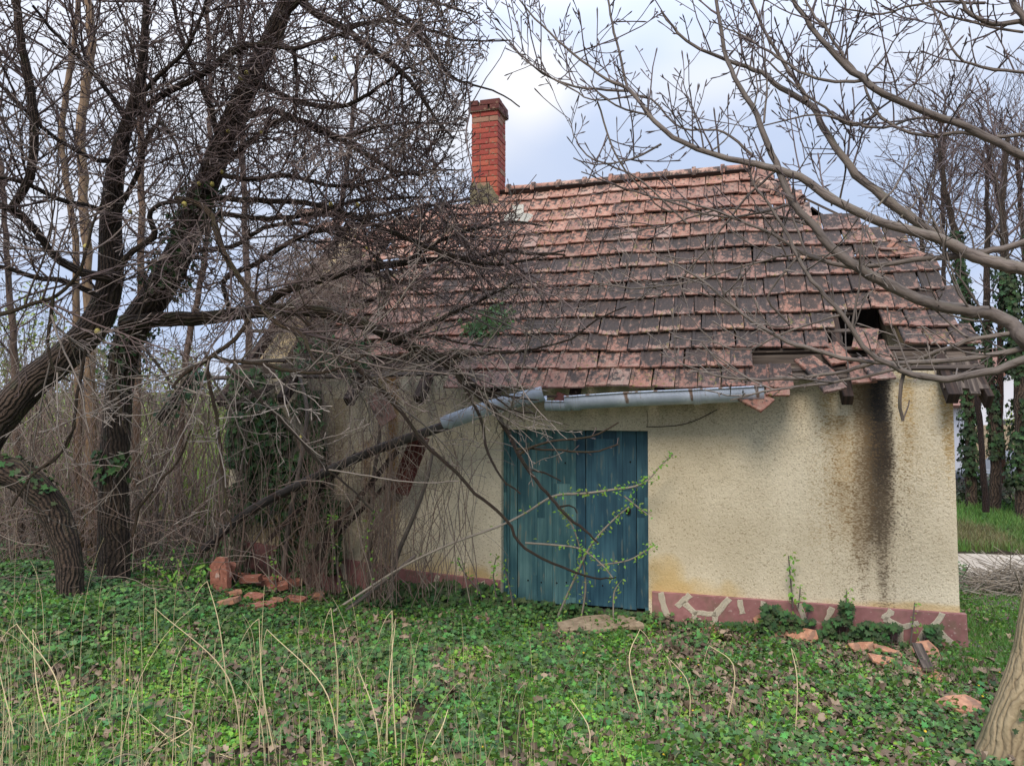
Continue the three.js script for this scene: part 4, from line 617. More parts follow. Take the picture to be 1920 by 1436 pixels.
  B([[1795, 231, 9], [1720, 222, 7], [1650, 240, 7], [1600, 230, 6], [1540, 215, 5], [1470, 225, 4], [1400, 245, 3]], 4.3, 4.8); B([[1410, 290, 8], [1350, 245, 6], [1280, 240, 5], [1210, 180, 5], [1120, 188, 4], [1060, 160, 3.6], [990, 115, 3], [930, 60, 2.6]], 4.8, 5.2);
  B([[1178, 168, 7], [1165, 110, 7], [1150, 50, 6], [1140, 0, 5], [1130, -50, 4]], 5, 5); B([[1220, 216, 6], [1160, 200, 5], [1122, 175, 4], [1108, 150, 3]], 5, 5); B([[1178, 170, 7], [1100, 165, 6], [1030, 145, 5], [985, 110, 4], [940, 60, 3], [905, 20, 2.4]], 5, 5.3);
  B([[1120, 190, 5], [1140, 250, 5], [1160, 300, 5], [1200, 350, 4], [1240, 390, 4], [1280, 400, 3]], 5.1, 5.1); B([[1290, 420, 5], [1190, 330, 5], [1100, 290, 4], [1075, 250, 3], [1068, 222, 2.6]], 5, 5.2); B([[1240, 270, 6], [1180, 300, 5], [1120, 308, 4], [1075, 296, 3]], 5, 5.1);
  B([[1490, 380, 8], [1420, 400, 7], [1340, 405, 6], [1250, 375, 5], [1160, 350, 4], [1090, 322, 3]], 4.9, 5.2); B([[1575, 480, 7], [1480, 478, 6], [1390, 500, 5], [1290, 530, 4.6], [1180, 540, 4], [1120, 530, 3]], 4.7, 5.3); B([[1527, 424, 7], [1450, 402, 6], [1350, 392, 5], [1260, 420, 4], [1150, 440, 3]], 4.8, 5.3);
  B([[1497, 480, 6], [1440, 560, 6], [1480, 610, 5], [1420, 605, 4], [1350, 560, 3]], 4.7, 4.9); B([[1581, 590, 6], [1480, 620, 5], [1400, 655, 4.4], [1340, 640, 3.4], [1290, 590, 2.6]], 4.6, 5); B([[1460, 317, 7], [1400, 370, 6], [1330, 460, 5], [1280, 520, 4], [1230, 560, 3]], 4.8, 5.2);
  // vertical shoots from the upper side
  for (const [x0, y0, x1, y1, w] of [[1648, 385, 1724, 278, 7], [1690, 408, 1745, 330, 6], [1575, 375, 1588, 245, 6], [1620, 150, 1710, 35, 6], [1735, 440, 1750, 320, 6], [1828, 476, 1800, 390, 6], [1890, 490, 1850, 380, 7], [1545, 70, 1540, -20, 5], [1790, 230, 1825, 150, 5], [1865, 258, 1905, 215, 5], [1433, 230, 1432, 20, 6], [1500, 165, 1520, 60, 5], [1414, 207, 1416, 90, 5], [1470, 345, 1540, 260, 5], [1320, 285, 1280, 150, 5], [1560, 385, 1530, 320, 5], [1770, 222, 1765, 140, 4], [1700, 195, 1735, 60, 5], [1340, 280, 1400, 210, 4], [1875, 492, 1920, 440, 6], [1800, 478, 1770, 400, 5], [1480, 490, 1395, 345, 5]]) B([[x0, y0, w], [lerp(x0, x1, .35) + 6, lerp(y0, y1, .35), w * .8], [lerp(x0, x1, .7), lerp(y0, y1, .7), w * .6], [x1, y1, w * .45]], 4.5 + R() * .4, 4.4 + R() * .5, 6);
  const keep = (x, y) => y < 745 && !(x > 955 && x < 1060 && y > 170 && y < 300 && R() < .8), T = new Tubes();
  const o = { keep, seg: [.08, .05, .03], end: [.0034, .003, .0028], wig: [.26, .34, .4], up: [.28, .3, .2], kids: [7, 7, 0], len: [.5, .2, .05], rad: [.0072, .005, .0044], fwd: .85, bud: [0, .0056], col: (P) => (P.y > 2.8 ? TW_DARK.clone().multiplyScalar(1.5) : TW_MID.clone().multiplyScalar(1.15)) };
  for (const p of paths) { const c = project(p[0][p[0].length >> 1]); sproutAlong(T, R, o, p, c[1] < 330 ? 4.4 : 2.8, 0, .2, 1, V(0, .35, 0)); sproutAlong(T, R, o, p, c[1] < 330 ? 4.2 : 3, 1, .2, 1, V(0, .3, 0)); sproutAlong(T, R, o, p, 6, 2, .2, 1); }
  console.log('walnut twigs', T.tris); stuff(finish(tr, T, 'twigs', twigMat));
}
// ------------------------------------------------------------------ ivy
const ivyCol = (R) => new THREE.Color().setRGB(.034 + .04 * R(), .08 + .075 * R(), .02 + .014 * R());
function ivyOn(name, label, place, n, R, opt = {}) {
  const t = thing(name, label, opt.cat || 'ivy', V(0, 0, 0)), L = new Leaves(IVY), S = new Tubes(); let first = null;
  for (let k = 0; k < n; k++) { const q = place(R); if (!q) continue; const [P, N] = q; if (!first) first = P.clone(); L.add(P, N.clone().add(V(R() - .5, R() * .9 - .1, R() - .5).multiplyScalar(opt.tilt || 1)), (opt.size || .045) * (.6 + .8 * R()), R() * 6.3, jit(ivyCol(R), R, .35).multiplyScalar(.66)); if (k % 9 === 0) S.add([P.clone().addScaledVector(N, -.03), P.clone().add(V((R() - .5) * .1, -.12 - .1 * R(), 0)).addScaledVector(N, -.04), P.clone().add(V((R() - .5) * .2, -.3 - .2 * R(), 0)).addScaledVector(N, -.03)], [.003, .004, .004], 3, TW_MID); }
  t.position.copy(first); part('foliage', local(L.build(), t), leafMat, t).userData.kind = 'stuff'; if (S.i.length) stuff(part('stems', local(S.build(), t), twigMat, t)); return t;
}
const onTube = (path, a, b, thick) => (R) => { const [pts, rad] = path, t = lerp(a, b, R()) * (pts.length - 1), k = Math.min(pts.length - 2, Math.floor(t)), d = V(0, 0, 0).subVectors(pts[k + 1], pts[k]).normalize(), n = V(R() - .5, R() - .5, R() - .5); n.addScaledVector(d, -n.dot(d)).normalize(); return [pts[k].clone().lerp(pts[k + 1], t - k).addScaledVector(n, rad[k] * 1.02 + thick * R()), n]; };
{
  const R = rng(303), H = toWorld(V(0, 0, 1)).sub(toWorld(V(0, 0, 0)));
  const main = limbPath([[212, 1135, 70, 7.25], [213, 1090, 64, 7.2], [212, 1000, 60, 7.2], [215, 860, 55, 7.15], [225, 720, 54, 7.1], [248, 620, 58, 7.0], [300, 540, 60, 6.9], [345, 450, 56, 6.8], [385, 350, 52, 6.65], [430, 240, 46, 6.5]], .07);
  ivyOn('trunk_ivy', 'dark ivy wrapped round the leaning trunk above its fork', onTube(main, .66, .9, .1), 420, R); ivyOn('trunk_ivy', 'small tuft of ivy leaves on the bark at mid height of the forked tree', (r) => { const q = onTube(main, .3, .345, .05)(r); return q[1].z > .2 ? q : null; }, 140, R); ivyOn('trunk_ivy', 'ivy beneath the fork of the dark tree, trailing at its left side', onTube(main, .44, .58, .08), 130, R);
  const wallSpot = (x0, y0, x1, y1, z0, z1, poly) => (r) => { const x = lerp(x0, x1, r()), y = lerp(y0, y1, r()); if (fbm(x / 60, y / 60, 3, 3) < .42 || (poly && !inside(poly, x, y))) return null; return [toWorld(onFacade(x, y, lerp(z0, z1, Math.pow(r(), 1.5)))), H]; };
  ivyOn('climbing_ivy', 'large dark ivy climbing the left end of the house wall', wallSpot(425, 670, 640, 930, .02, .22, [[425, 700], [520, 690], [600, 740], [612, 930], [480, 940], [425, 960]]), 3400, R, { size: .06 });
  ivyOn('climbing_ivy', 'low ivy at the foot of the left wall beside the broken bricks', wallSpot(430, 930, 640, 1090, .02, .25), 900, R, { size: .05 });
  ivyOn('roof_ivy', 'small patch of ivy growing between the roof tiles', (r) => { const x = 918 + 58 * (r() + r() - 1), y = 615 + 34 * (r() + r() - 1) - (x - 918) * .35, [a, s] = onRoof(x, y); return [toWorld(roofPoint(a, s, .05 + .06 * r())), H]; }, 260, R, { size: .045 });
  ivyOn('roof_ivy', 'sprays of ivy under the left edge of the tiles above the stained wall', (r) => { const x = lerp(560, 700, r()), y = lerp(640, 700, r()); if (noise(x / 25, y / 25, 3) < .45) return null; const [a, s] = onRoof(x, y); return [toWorld(roofPoint(a, s, .03 + .1 * r())), H]; }, 420, R, { size: .045 });
  ivyOn('ivy_clump', 'mound of ivy swallowing the plinth left of the blue door', (r) => { const x = lerp(640, 975, r()), top = 1090 + 30 * Math.abs(noise(x / 40, 3) - .5) + (x > 930 ? (x - 930) * .9 : 0), y = lerp(top, 1165, Math.pow(r(), .8)); return [toWorld(onFacade(x, y, .05 + .35 * Math.pow((y - top) / 80, 1) + .15 * r())), H.clone().add(V(0, .6, 0))]; }, 2600, R, { size: .045 });
  ivyOn('ivy_clump', 'ivy along the door threshold', (r) => { const x = lerp(960, 1215, r()), y = lerp(1122 + (x - 960) * .12, 1172, r()); return [toWorld(onFacade(x, y, .02 + .25 * r())), H.clone().add(V(0, .7, 0))]; }, 800, R, { size: .04 });
  ivyOn('ivy_clump', 'bushy ivy covering the pink plinth midway along the right wall', (r) => { const x = lerp(1430, 1600, r()), y = lerp(1128 + 14 * Math.abs(noise(x / 30, 1) - .3), 1195, r()); if (fbm(x / 40, y / 30, 7, 2) < .4) return null; return [toWorld(onFacade(x, y, .05 + .2 * r())), H.clone().add(V(0, .5, 0))]; }, 900, R, { size: .042 });
  ivyOn('ivy_clump', 'low ivy against the plinth near the right corner of the house', (r) => { const x = lerp(1600, 1765, r()), y = lerp(1160 + 20 * noise(x / 25, 5), 1215, r()); if (fbm(x / 40, y / 30, 2, 2) < .42) return null; return [toWorld(onFacade(x, y, .05 + .25 * r())), H.clone().add(V(0, .6, 0))]; }, 800, R, { size: .04 });
  ivyOn('ivy_clump', 'ivy at the foot of the plinth just right of the door', (r) => { const x = lerp(1225, 1430, r()), y = lerp(1168, 1200, r()); if (fbm(x / 40, y / 30, 9, 2) < .45) return null; return [toWorld(onFacade(x, y, .05 + .2 * r())), H.clone().add(V(0, .6, 0))]; }, 460, R, { size: .04 });
  const rt = limbPath([[1908, 1460, 158, 4.0], [1915, 1405, 128, 4.0], [1934, 1330, 112, 4.0], [1962, 1240, 106, 4.0]], .06); ivyOn('trunk_ivy', 'few ivy leaves creeping up the foot of the smooth right tree', (r) => { const q = onTube(rt, .2, .8, .03)(r); return q[1].z > .3 && q[1].x > -.75 && noise(q[0].x * 9, q[0].y * 9, 2) > .45 ? q : null; }, 90, R, { size: .03 });
  const l3 = limbPath([[128, 1050, 46, 6.4], [112, 990, 50, 6.4], [80, 930, 52, 6.35], [40, 895, 52, 6.3], [0, 880, 54, 6.3]], .07); ivyOn('trunk_ivy', 'few ivy leaves on top of the short bent trunk at the left edge', (r) => { const q = onTube(l3, .4, 1, .04)(r); return q[1].y > .1 ? q : null; }, 90, R);
  const lean = limbPath([[300, 790, 20, 7.4], [345, 730, 20, 7.5], [372, 700, 16, 7.6]], .1), lt = new Tubes(), lp = thing('ivied_pole', 'leaning pole wrapped in grey-green ivy left of the house', 'pole', lean[0][0]); lt.add(lean[0], lean[1], 7, DARK, .1, 1); part('pole', local(lt.build(), lp), barkMat, lp); const LL = new Leaves(IVY), f = onTube(lean, 0, 1, .06); for (let k = 0; k < 120; k++) { const [P, N] = f(R); LL.add(P, N.add(V(0, .5, .5)), .05 * (.6 + .7 * R()), R() * 6, ivyCol(R).lerp(new THREE.Color(.09, .13, .1), .4)); } stuff(part('ivy', local(LL.build(), lp), leafMat, lp));
}

// ------------------------------------------------------------------ dead vines and scrub on the left
{
  const R = rng(404), T = new Tubes(), C = () => TW_RED.clone().lerp(R() < .5 ? TW_PALE : TW_MID, R() * .9).multiplyScalar(1.1);
  // stems hanging and climbing in front of the left wall, thickest in three sheaves
  for (let k = 0; k < 320; k++) {
    const c = R(), cx = c < .28 ? 715 + 45 * (R() + R() - 1) : c < .42 ? 590 + 36 * (R() + R() - 1) : c < .55 ? 785 + 60 * (R() + R() - 1) : c < .62 ? 860 + 60 * (R() - .5) : lerp(420, 740, R()), z0 = .08 + .75 * R();
    const yb = lerp(1140, 1100, R()) - smooth(640, 420, cx) * 30, yt = R() < .5 ? lerp(640, 760, R()) : lerp(780, 980, R()), n = 12, P = [], dx = (c < .55 ? (R() - .45) * 130 : (R() - .5) * 420), ph = R() * 9, am = 10 + 42 * R();
    for (let q = 0; q <= n; q++) { const t = q / n; P.push(toWorld(onFacade(cx + dx * t * t + am * (noise(t * 5 + ph, ph) - .5) * 2, lerp(yb, yt, c > .55 ? Math.sin(t * 1.9) / Math.sin(1.57) : t), z0 + .12 * (noise(t * 4, ph + 5) - .5) + .1 * t))); }
    const r = .0022 + .005 * Math.pow(R(), 3); T.add(P, P.map((_, q) => r * (1 - .5 * q / n)), 3, C());
    if (R() < .5) { const s = P[4 + Math.floor(R() * 6)], d = V(R() - .5, R() - .3, R() * .4).normalize(), Q = [s.clone()]; let p = s.clone(); for (let q = 0; q < 7; q++) { d.add(V(R() - .5, R() - .62, R() - .5).multiplyScalar(.5)).normalize(); p = p.clone().addScaledVector(d, .07); Q.push(p); } T.add(Q, Q.map(() => .0022), 3, C()); }
  }
  // the tangle that has broken through the collapsed left end of the roof
  for (let k = 0; k < 1500; k++) {
    const x = 590 + 150 * (R() + R() - 1) * .85, y = 540 + 130 * (R() + R() - 1); const [a, s] = onRoof(x, y); let p = toWorld(roofPoint(a, s, -.25 + .6 * R())); const d = V(R() - .5, R() * .9 - .5, (R() - .5) * .6).normalize(), Q = [p.clone()];
    const n = 5 + Math.floor(R() * 6); for (let q = 0; q < n; q++) { d.add(V(R() - .5, R() - .55, R() - .5).multiplyScalar(.6)).normalize(); p = p.clone().addScaledVector(d, .075); Q.push(p); } T.add(Q, Q.map(() => .0022 + .002 * R()), 3, C());
  }
  const v = part('dead_vines', T.build(), twigMat, scene); stuff(v, 'tangle of dead brown vines over the left wall and the fallen-in roof end', 'vines'); console.log('vines', T.tris);

  // thicket: hundreds of thin bare stems behind the trees
  const S = new Tubes(), o = { seg: [.16, .1], end: [.003, .0026], wig: [.3, .4], up: [.15, .1], kids: [2.6, 0], len: [1, .42], rad: [.007, .0042], fwd: .9, col: () => C().multiplyScalar(.9) };
  for (let k = 0; k < 800; k++) {
    const d = 7.6 + 6 * Math.pow(R(), 1.3), px = lerp(-160, 480 - (d - 8) * 6, R()); const P = at(px, 800, d); P.y = groundY(P.x, P.z) - .05; if (P.z < -7.9 && px > 405) continue;
    const hgt = (1.3 + 1.9 * R()) * (px > 380 ? .8 : 1), lean = V((R() - .5) * 1.5, 1, (R() - .5) * .8).normalize(); sprout(S, R, { ...o, kids: [2.2, 0] }, P, lean, hgt, .006 + .012 * Math.pow(R(), 4), 0);
  }
  for (let k = 0; k < 420; k++) { const d = 6.6 + 3 * R(), px = lerp(-120, 470, R()), P = at(px, 800, d); P.y = groundY(P.x, P.z) + R() * .8; let p = P, dd = V(R() - .5, .5 * R(), R() - .5).normalize(); const Q = [p]; for (let q = 0; q < 8; q++) { dd.add(V(R() - .5, R() - .55, R() - .5).multiplyScalar(.5)).normalize(); p = p.clone().addScaledVector(dd, .1); Q.push(p); } S.add(Q, Q.map(() => .003), 3, C()); }
  stuff(part('bare_thicket', S.build(), twigMat, scene), 'thicket of thin bare brown stems behind the old trees on the left', 'thicket'); console.log('thicket', S.tris);
}
// ------------------------------------------------------------------ trees farther off
{
  const R = rng(505);
  const o = { seg: [.22, .14, .1], end: [.006, .005, .0045], wig: [.25, .35, .4], up: [.1, .12, .1], kids: [3.2, 4.2, 0], len: [1.5, .7, .3], rad: [.016, .009, .006], fwd: .85, col: () => TW_DARK.clone().lerp(TW_RED, .35) };
  const far = (name, label, list, d, col, per, opt = {}, cat = 'tree', group) => {
    const T = new Tubes(), p = limbPath(list.map(([x, y, w]) => [x, y, w, d]), .2, .03, R); const b = at(list[0][0], list[0][1], d), t = thing(name, label, cat, b, group);
    T.add(p[0], p[1], 9, col, .1, 1); finish(t, T, 'trunk', opt.mat || barkMat); const C = new Tubes(); sproutAlong(C, R, { ...o, ...opt.o }, p, per, 0, opt.from ?? .3, 1); stuff(finish(t, C, 'crown', twigMat)); return [t, p];
  };
  const pale = rgb(214, 186, 150), poleOpt = { mat: smoothBark, from: .35, o: { len: [1, .5, .3], kids: [2.6, 3.2, 0], keep: (x, y) => x < 860 } };
  far('slender_tree', 'slim pale-barked tree rising straight behind the dark trunks, left of the upright fork', [[176, 1060, 22], [168, 800, 20], [166, 600, 18], [160, 448, 17], [154, 334, 17], [148, 250, 17], [160, 167, 16], [170, 84, 15], [165, 0, 14], [166, -90, 12]], 8.6, pale, 3, poleOpt);
  far('slender_tree', 'thinner tan pole-like tree just left of the slim pale one', [[150, 1060, 14], [142, 700, 13], [136, 420, 12], [117, 300, 12], [115, 234, 11], [127, 150, 11], [140, 84, 10], [148, -40, 9]], 8.9, pale.clone().multiplyScalar(.85), 3, poleOpt);
  far('slender_tree', 'slim grey pole of a tree beside the upright dark fork', [[250, 1050, 16], [258, 700, 14], [262, 500, 13], [265, 330, 12], [262, 250, 12], [270, 120, 11], [272, -60, 9]], 9.2, rgb(190, 160, 134), 3, poleOpt);
  far('slender_tree', 'thin bare tree between the two dark trunks, with tips against the cloud', [[330, 1040, 14], [345, 700, 12], [392, 420, 10], [393, 200, 9], [390, 60, 8], [386, -60, 7]], 9.8, rgb(160, 136, 120), 4, poleOpt);
  far('slender_tree', 'slim bare tree showing above the collapsed roof end', [[470, 760, 14], [462, 500, 12], [455, 300, 11], [450, 120, 10], [455, -60, 8]], 12.6, rgb(140, 120, 108), 4, poleOpt);
  far('slender_tree', 'thin crooked bare tree at the left edge behind the bent trunk', [[40, 1040, 14], [30, 760, 13], [18, 560, 11], [5, 360, 9], [-20, 160, 8]], 9.4, rgb(150, 128, 110), 5, poleOpt);
  far('slender_tree', 'distant bare tree whose fine twigs haze the sky over the chimney side of the crown', [[620, 560, 12], [640, 380, 10], [660, 240, 8], [670, 100, 6]], 13.5, rgb(140, 120, 108), 5, poleOpt);
  // right: ivy-clad trees across the track
  const ivyTree = (label, list, d, lo, hi, n, thick, per) => { n = Math.round(n * .8); thick *= .72; const [t, p] = far('ivy_clad_tree', label, list, d, DARK, per, { from: .5, o: { len: [1.5, .75, .35], kids: [2.6, 3.6, 0] } }); const L = new Leaves(IVY), f = onTube(p, lo, hi, thick); for (let k = 0; k < n; k++) { const [P, N] = f(R); if (noise(P.y * 1.6, N.x * 1.5 + 3, list[0][0]) < .3) continue; L.add(P, N.clone().add(V(R() - .5, .4 * R(), R() - .5)), .06 * (.6 + .8 * R()), R() * 6.3, jit(ivyCol(R), R, .4).multiplyScalar(.42)); } stuff(part('ivy', local(L.build(), t), leafMat, t)); };
  ivyTree('ivy-clad trunk standing right behind the corner of the house', [[1822, 960, 20], [1820, 860, 18], [1818, 700, 17], [1812, 560, 15], [1790, 430, 12], [1770, 340, 8], [1760, 250, 5]], 13.5, .05, .66, 3000, .17, 4);
  ivyTree('thin ivied trunk second from the house corner, beside the white house', [[1868, 985, 20], [1868, 880, 18], [1864, 780, 16], [1856, 690, 14], [1850, 560, 12], [1852, 420, 9], [1850, 300, 6]], 13.2, .2, .62, 900, .06, 4);
  ivyTree('stout ivy-covered trunk at the right edge of the view', [[1918, 1000, 24], [1918, 900, 22], [1914, 760, 20], [1906, 640, 18], [1888, 500, 15], [1880, 400, 11], [1890, 260, 7]], 12.6, .14, .66, 3400, .24, 4);
  ivyTree('ivied tree partly beyond the right edge', [[1965, 1000, 24], [1960, 800, 20], [1950, 600, 16], [1940, 400, 12], [1930, 250, 7]], 13.4, .1, .7, 1800, .25, 4);
  const bare = { from: .35, o: { len: [1.6, .8, .4], kids: [3, 4, 0] } };
  far('bare_tree', 'bare brown-trunked tree in the sky right of the roof, forking high', [[1880, 960, 12], [1876, 640, 11], [1882, 480, 10], [1880, 400, 9], [1865, 340, 7], [1850, 270, 6]], 15, rgb(170, 120, 92), 6, bare);
  far('bare_tree', 'dark bare tree standing between roof edge and brown-trunked tree', [[1775, 940, 10], [1772, 600, 8], [1770, 440, 7], [1768, 330, 6], [1772, 240, 5]], 16, DARK, 6, bare); far('bare_tree', 'small bare tree closest to the broken right verge, in the far hedge', [[1740, 900, 12], [1735, 560, 10], [1730, 450, 8], [1725, 370, 5]], 17, DARK, 6, bare); far('bare_tree', 'slender bare tree at the far right, behind the stout ivied trunk', [[1930, 940, 14], [1928, 560, 11], [1915, 380, 9], [1905, 260, 6]], 16, DARK, 6, bare);
  far('bare_tree', 'dark leaning pole tree before the white house wall', [[1850, 960, 12], [1842, 860, 10], [1838, 790, 10], [1834, 740, 10], [1836, 690, 8]], 12.4, rgb(120, 90, 78), 2, { from: .5, o: { len: [.5, .3, .2] } });
}
// low scrub under the ivied trees and fresh green bushes behind the thicket
{
  const R = rng(606);
  const bush = (label, px, py, d, w, h, n, col, size, cat = 'bush') => { const c = at(px, py, d), y0 = groundY(c.x, c.z); const t = thing('bush', label, cat, V(c.x, y0, c.z)), L = new Leaves(OVAL), S = new Tubes(); for (let k = 0; k < n; k++) { const a = R() * 6.283, q = Math.pow(R(), .6), e = R(), P = V(c.x + Math.cos(a) * q * w * (1 - .5 * e), y0 + e * h * (1 - .4 * q * q), c.z + Math.sin(a) * q * w * .7 * (1 - .5 * e)); if (fbm(P.x * 2.4, P.y * 2.4, P.z * 2.4, 2) < .44) continue; L.add(P, V(R() - .5, R() * .8, R() - .5), size * (.6 + .8 * R()), R() * 6.3, jit(col, R, .35)); } for (let k = 0; k < 60; k++) { const a = R() * 6.283; S.add([V(c.x, y0, c.z), V(c.x + Math.cos(a) * w * .4, y0 + h * .5, c.z + Math.sin(a) * w * .3), V(c.x + Math.cos(a) * w * .8 * R(), y0 + h * (.6 + .4 * R()), c.z + Math.sin(a) * w * .5)], [.012, .008, .004], 3, TW_MID); } stuff(part('foliage', local(L.build(), t), softLeafMat, t)); stuff(part('stems', local(S.build(), t), twigMat, t)); };
  const spring = new THREE.Color(.2, .25, .045), olive = new THREE.Color(.05, .075, .03);
  bush('yellow-green spring bush glimpsed between the left trunks', 150, 760, 19, 2.6, 3.2, 2600, spring, .12); bush('yellow-green bush behind the thicket, right of the forked tree', 330, 740, 20, 2.2, 2.8, 2200, spring, .12); bush('yellow-green bush at the left edge behind the thicket', -30, 740, 20, 2.4, 3.0, 2200, spring.clone().multiplyScalar(.8), .12); bush('pale green bush far behind the thicket under the slanting limb', 60, 640, 24, 2.4, 5, 2000, spring, .13);
  bush('dark scrub under the ivied trees beside the house corner', 1835, 940, 13.8, .8, .5, 1300, olive, .08, 'scrub'); bush('dark scrub beneath the stout ivied trunk', 1905, 940, 13.8, .9, .45, 1300, olive, .08, 'scrub'); bush('yellow-green bush in the gap right of the white house', 1905, 760, 28, 1.4, 3.0, 1200, spring, .12);
  bush('scrub in front of the dark car', 1885, 920, 17, 1.6, .6, 1200, olive, .09, 'scrub');
}
// ------------------------------------------------------------------ neighbouring house, garden wall, parked car
{
  const R = rng(707);
  const c = at(1872, 800, 31), y0 = groundY(c.x, c.z), n = thing('neighbour_house', 'white rendered house seen between ivied trunks at the right', 'house', V(c.x + 1.6, y0, c.z - 3));
  const white = new THREE.MeshStandardMaterial({ color: rgb(216, 216, 220), roughness: .9 }), red = new THREE.MeshStandardMaterial({ map: tileAtlas, roughness: .9 });
  part('wall', new THREE.ExtrudeGeometry(new THREE.Shape([[-2.6, 0], [2.6, 0], [2.6, 3.1], [0, 5.4], [-2.6, 3.1]].map((p) => new THREE.Vector2(...p))), { depth: 7, bevelEnabled: false }).translate(0, 0, -4), white, n);
  for (const s of [-1, 1]) part('roof_slope', beam(V(s * 3, 2.85, -.5), V(0, 5.5, -.5), 7.4, .14, V(s * .66, .75, 0)), red, n);
  for (const x of [-1.2, 1.2]) { const w = part('window', box(.9, 1.2, .08, x, 1.7, 3.02), new THREE.MeshStandardMaterial({ color: rgb(60, 66, 72), roughness: .2 }), n); part('frame', mergeGeometries([box(1.04, .07, .1, x, 2.33, 3.03), box(1.04, .07, .1, x, 1.07, 3.03), box(.07, 1.2, .1, x - .49, 1.7, 3.03), box(.07, 1.2, .1, x + .49, 1.7, 3.03), box(.05, 1.2, .1, x, 1.7, 3.035)]), white, w); }
  const stoneMap = dataTex(256, 256, (i, j, o) => { const u = i / 256, v = j / 256; mix3(o, [126, 110, 88], [190, 172, 144], clamp(tileNoise(u, v, 30, 3, 3) * 1.4 - .2)); });
  const a = at(1828, 800, 25.5), gw = thing('garden_wall', 'beige rubble wall behind the dark car', 'wall', V(a.x, groundY(a.x, a.z) - .1, a.z)), sm = new THREE.MeshStandardMaterial({ map: stoneMap, bumpMap: stoneMap, bumpScale: .02, roughness: 1 });
  part('core', box(6, 2.3, .3, 3, 1.15, -.1), sm, gw); const sg = [0, 1, 2].map((k) => { const g = box(.34 - k * .05, .17, .12); return g; });
  for (let r = 0; r < 13; r++) { let x = (r % 2) * .1; while (x < 2.3) { const k = Math.floor(R() * 3), w = [.34, .29, .24][k] + .03; const s = part('stone', sg[k], sm, gw); s.position.set(x + w / 2, .1 + r * .18, .06 + R() * .03); s.rotation.z = (R() - .5) * .06; x += w; } }
  // dark car, side on
  const p = at(1905, 880, 22.5), gy = groundY(p.x, p.z), car = thing('parked_car', 'dark parked car half hidden behind scrub and trunks at the right', 'car', V(p.x + .5, gy, p.z)); car.rotation.y = .25;
  const paint = new THREE.MeshPhysicalMaterial({ color: rgb(26, 30, 40), roughness: .35, clearcoat: 1, metalness: .3 }), glass = new THREE.MeshStandardMaterial({ color: rgb(30, 40, 50), roughness: .05, metalness: .4 }), rub = new THREE.MeshStandardMaterial({ color: rgb(18, 18, 18), roughness: .9 }), alu = new THREE.MeshStandardMaterial({ color: rgb(150, 152, 156), roughness: .35, metalness: .8 });
  const ex = (pts, d, bev = .06) => { const s = new THREE.Shape(); s.moveTo(...pts[0]); s.splineThru(pts.slice(1).map((q) => new THREE.Vector2(...q))); s.closePath(); return new THREE.ExtrudeGeometry(s, { depth: d, bevelEnabled: true, bevelSize: bev, bevelThickness: bev, bevelSegments: 3, curveSegments: 40 }).translate(0, 0, -d / 2); };
  part('body', ex([[-2.05, .35], [-2.08, .7], [-1.9, .88], [-1.1, .95], [0, .98], [1.2, .95], [1.9, .9], [2.08, .72], [2.05, .34], [0, .26]], 1.6), paint, car);
  part('roof', ex([[-1.25, .92], [-.62, 1.36], [0, 1.46], [.7, 1.42], [1.3, 1.22], [1.75, .92]], 1.34, .1), paint, car);
  for (const s of [-1, 1]) for (const q of [[[-1.0, .98], [-.55, 1.32], [-.05, 1.38], [-.05, .98]], [[.02, .98], [.02, 1.38], [.6, 1.34], [.95, 1.22], [.95, .98]]]) part('window', new THREE.ExtrudeGeometry(new THREE.Shape(q.map((v) => new THREE.Vector2(...v))), { depth: .02, bevelEnabled: false }).translate(0, 0, s * .79 - .01), glass, car);
  for (const s of [-1, 1]) for (const x of [-1.3, 1.28]) { const w = part('wheel', new THREE.TorusGeometry(.25, .08, 10, 24).translate(x, .32, s * .8), rub, car); part('rim', new THREE.CylinderGeometry(.19, .19, .1, 16).rotateX(Math.PI / 2).translate(x, .32, s * .81), alu, w); }
}
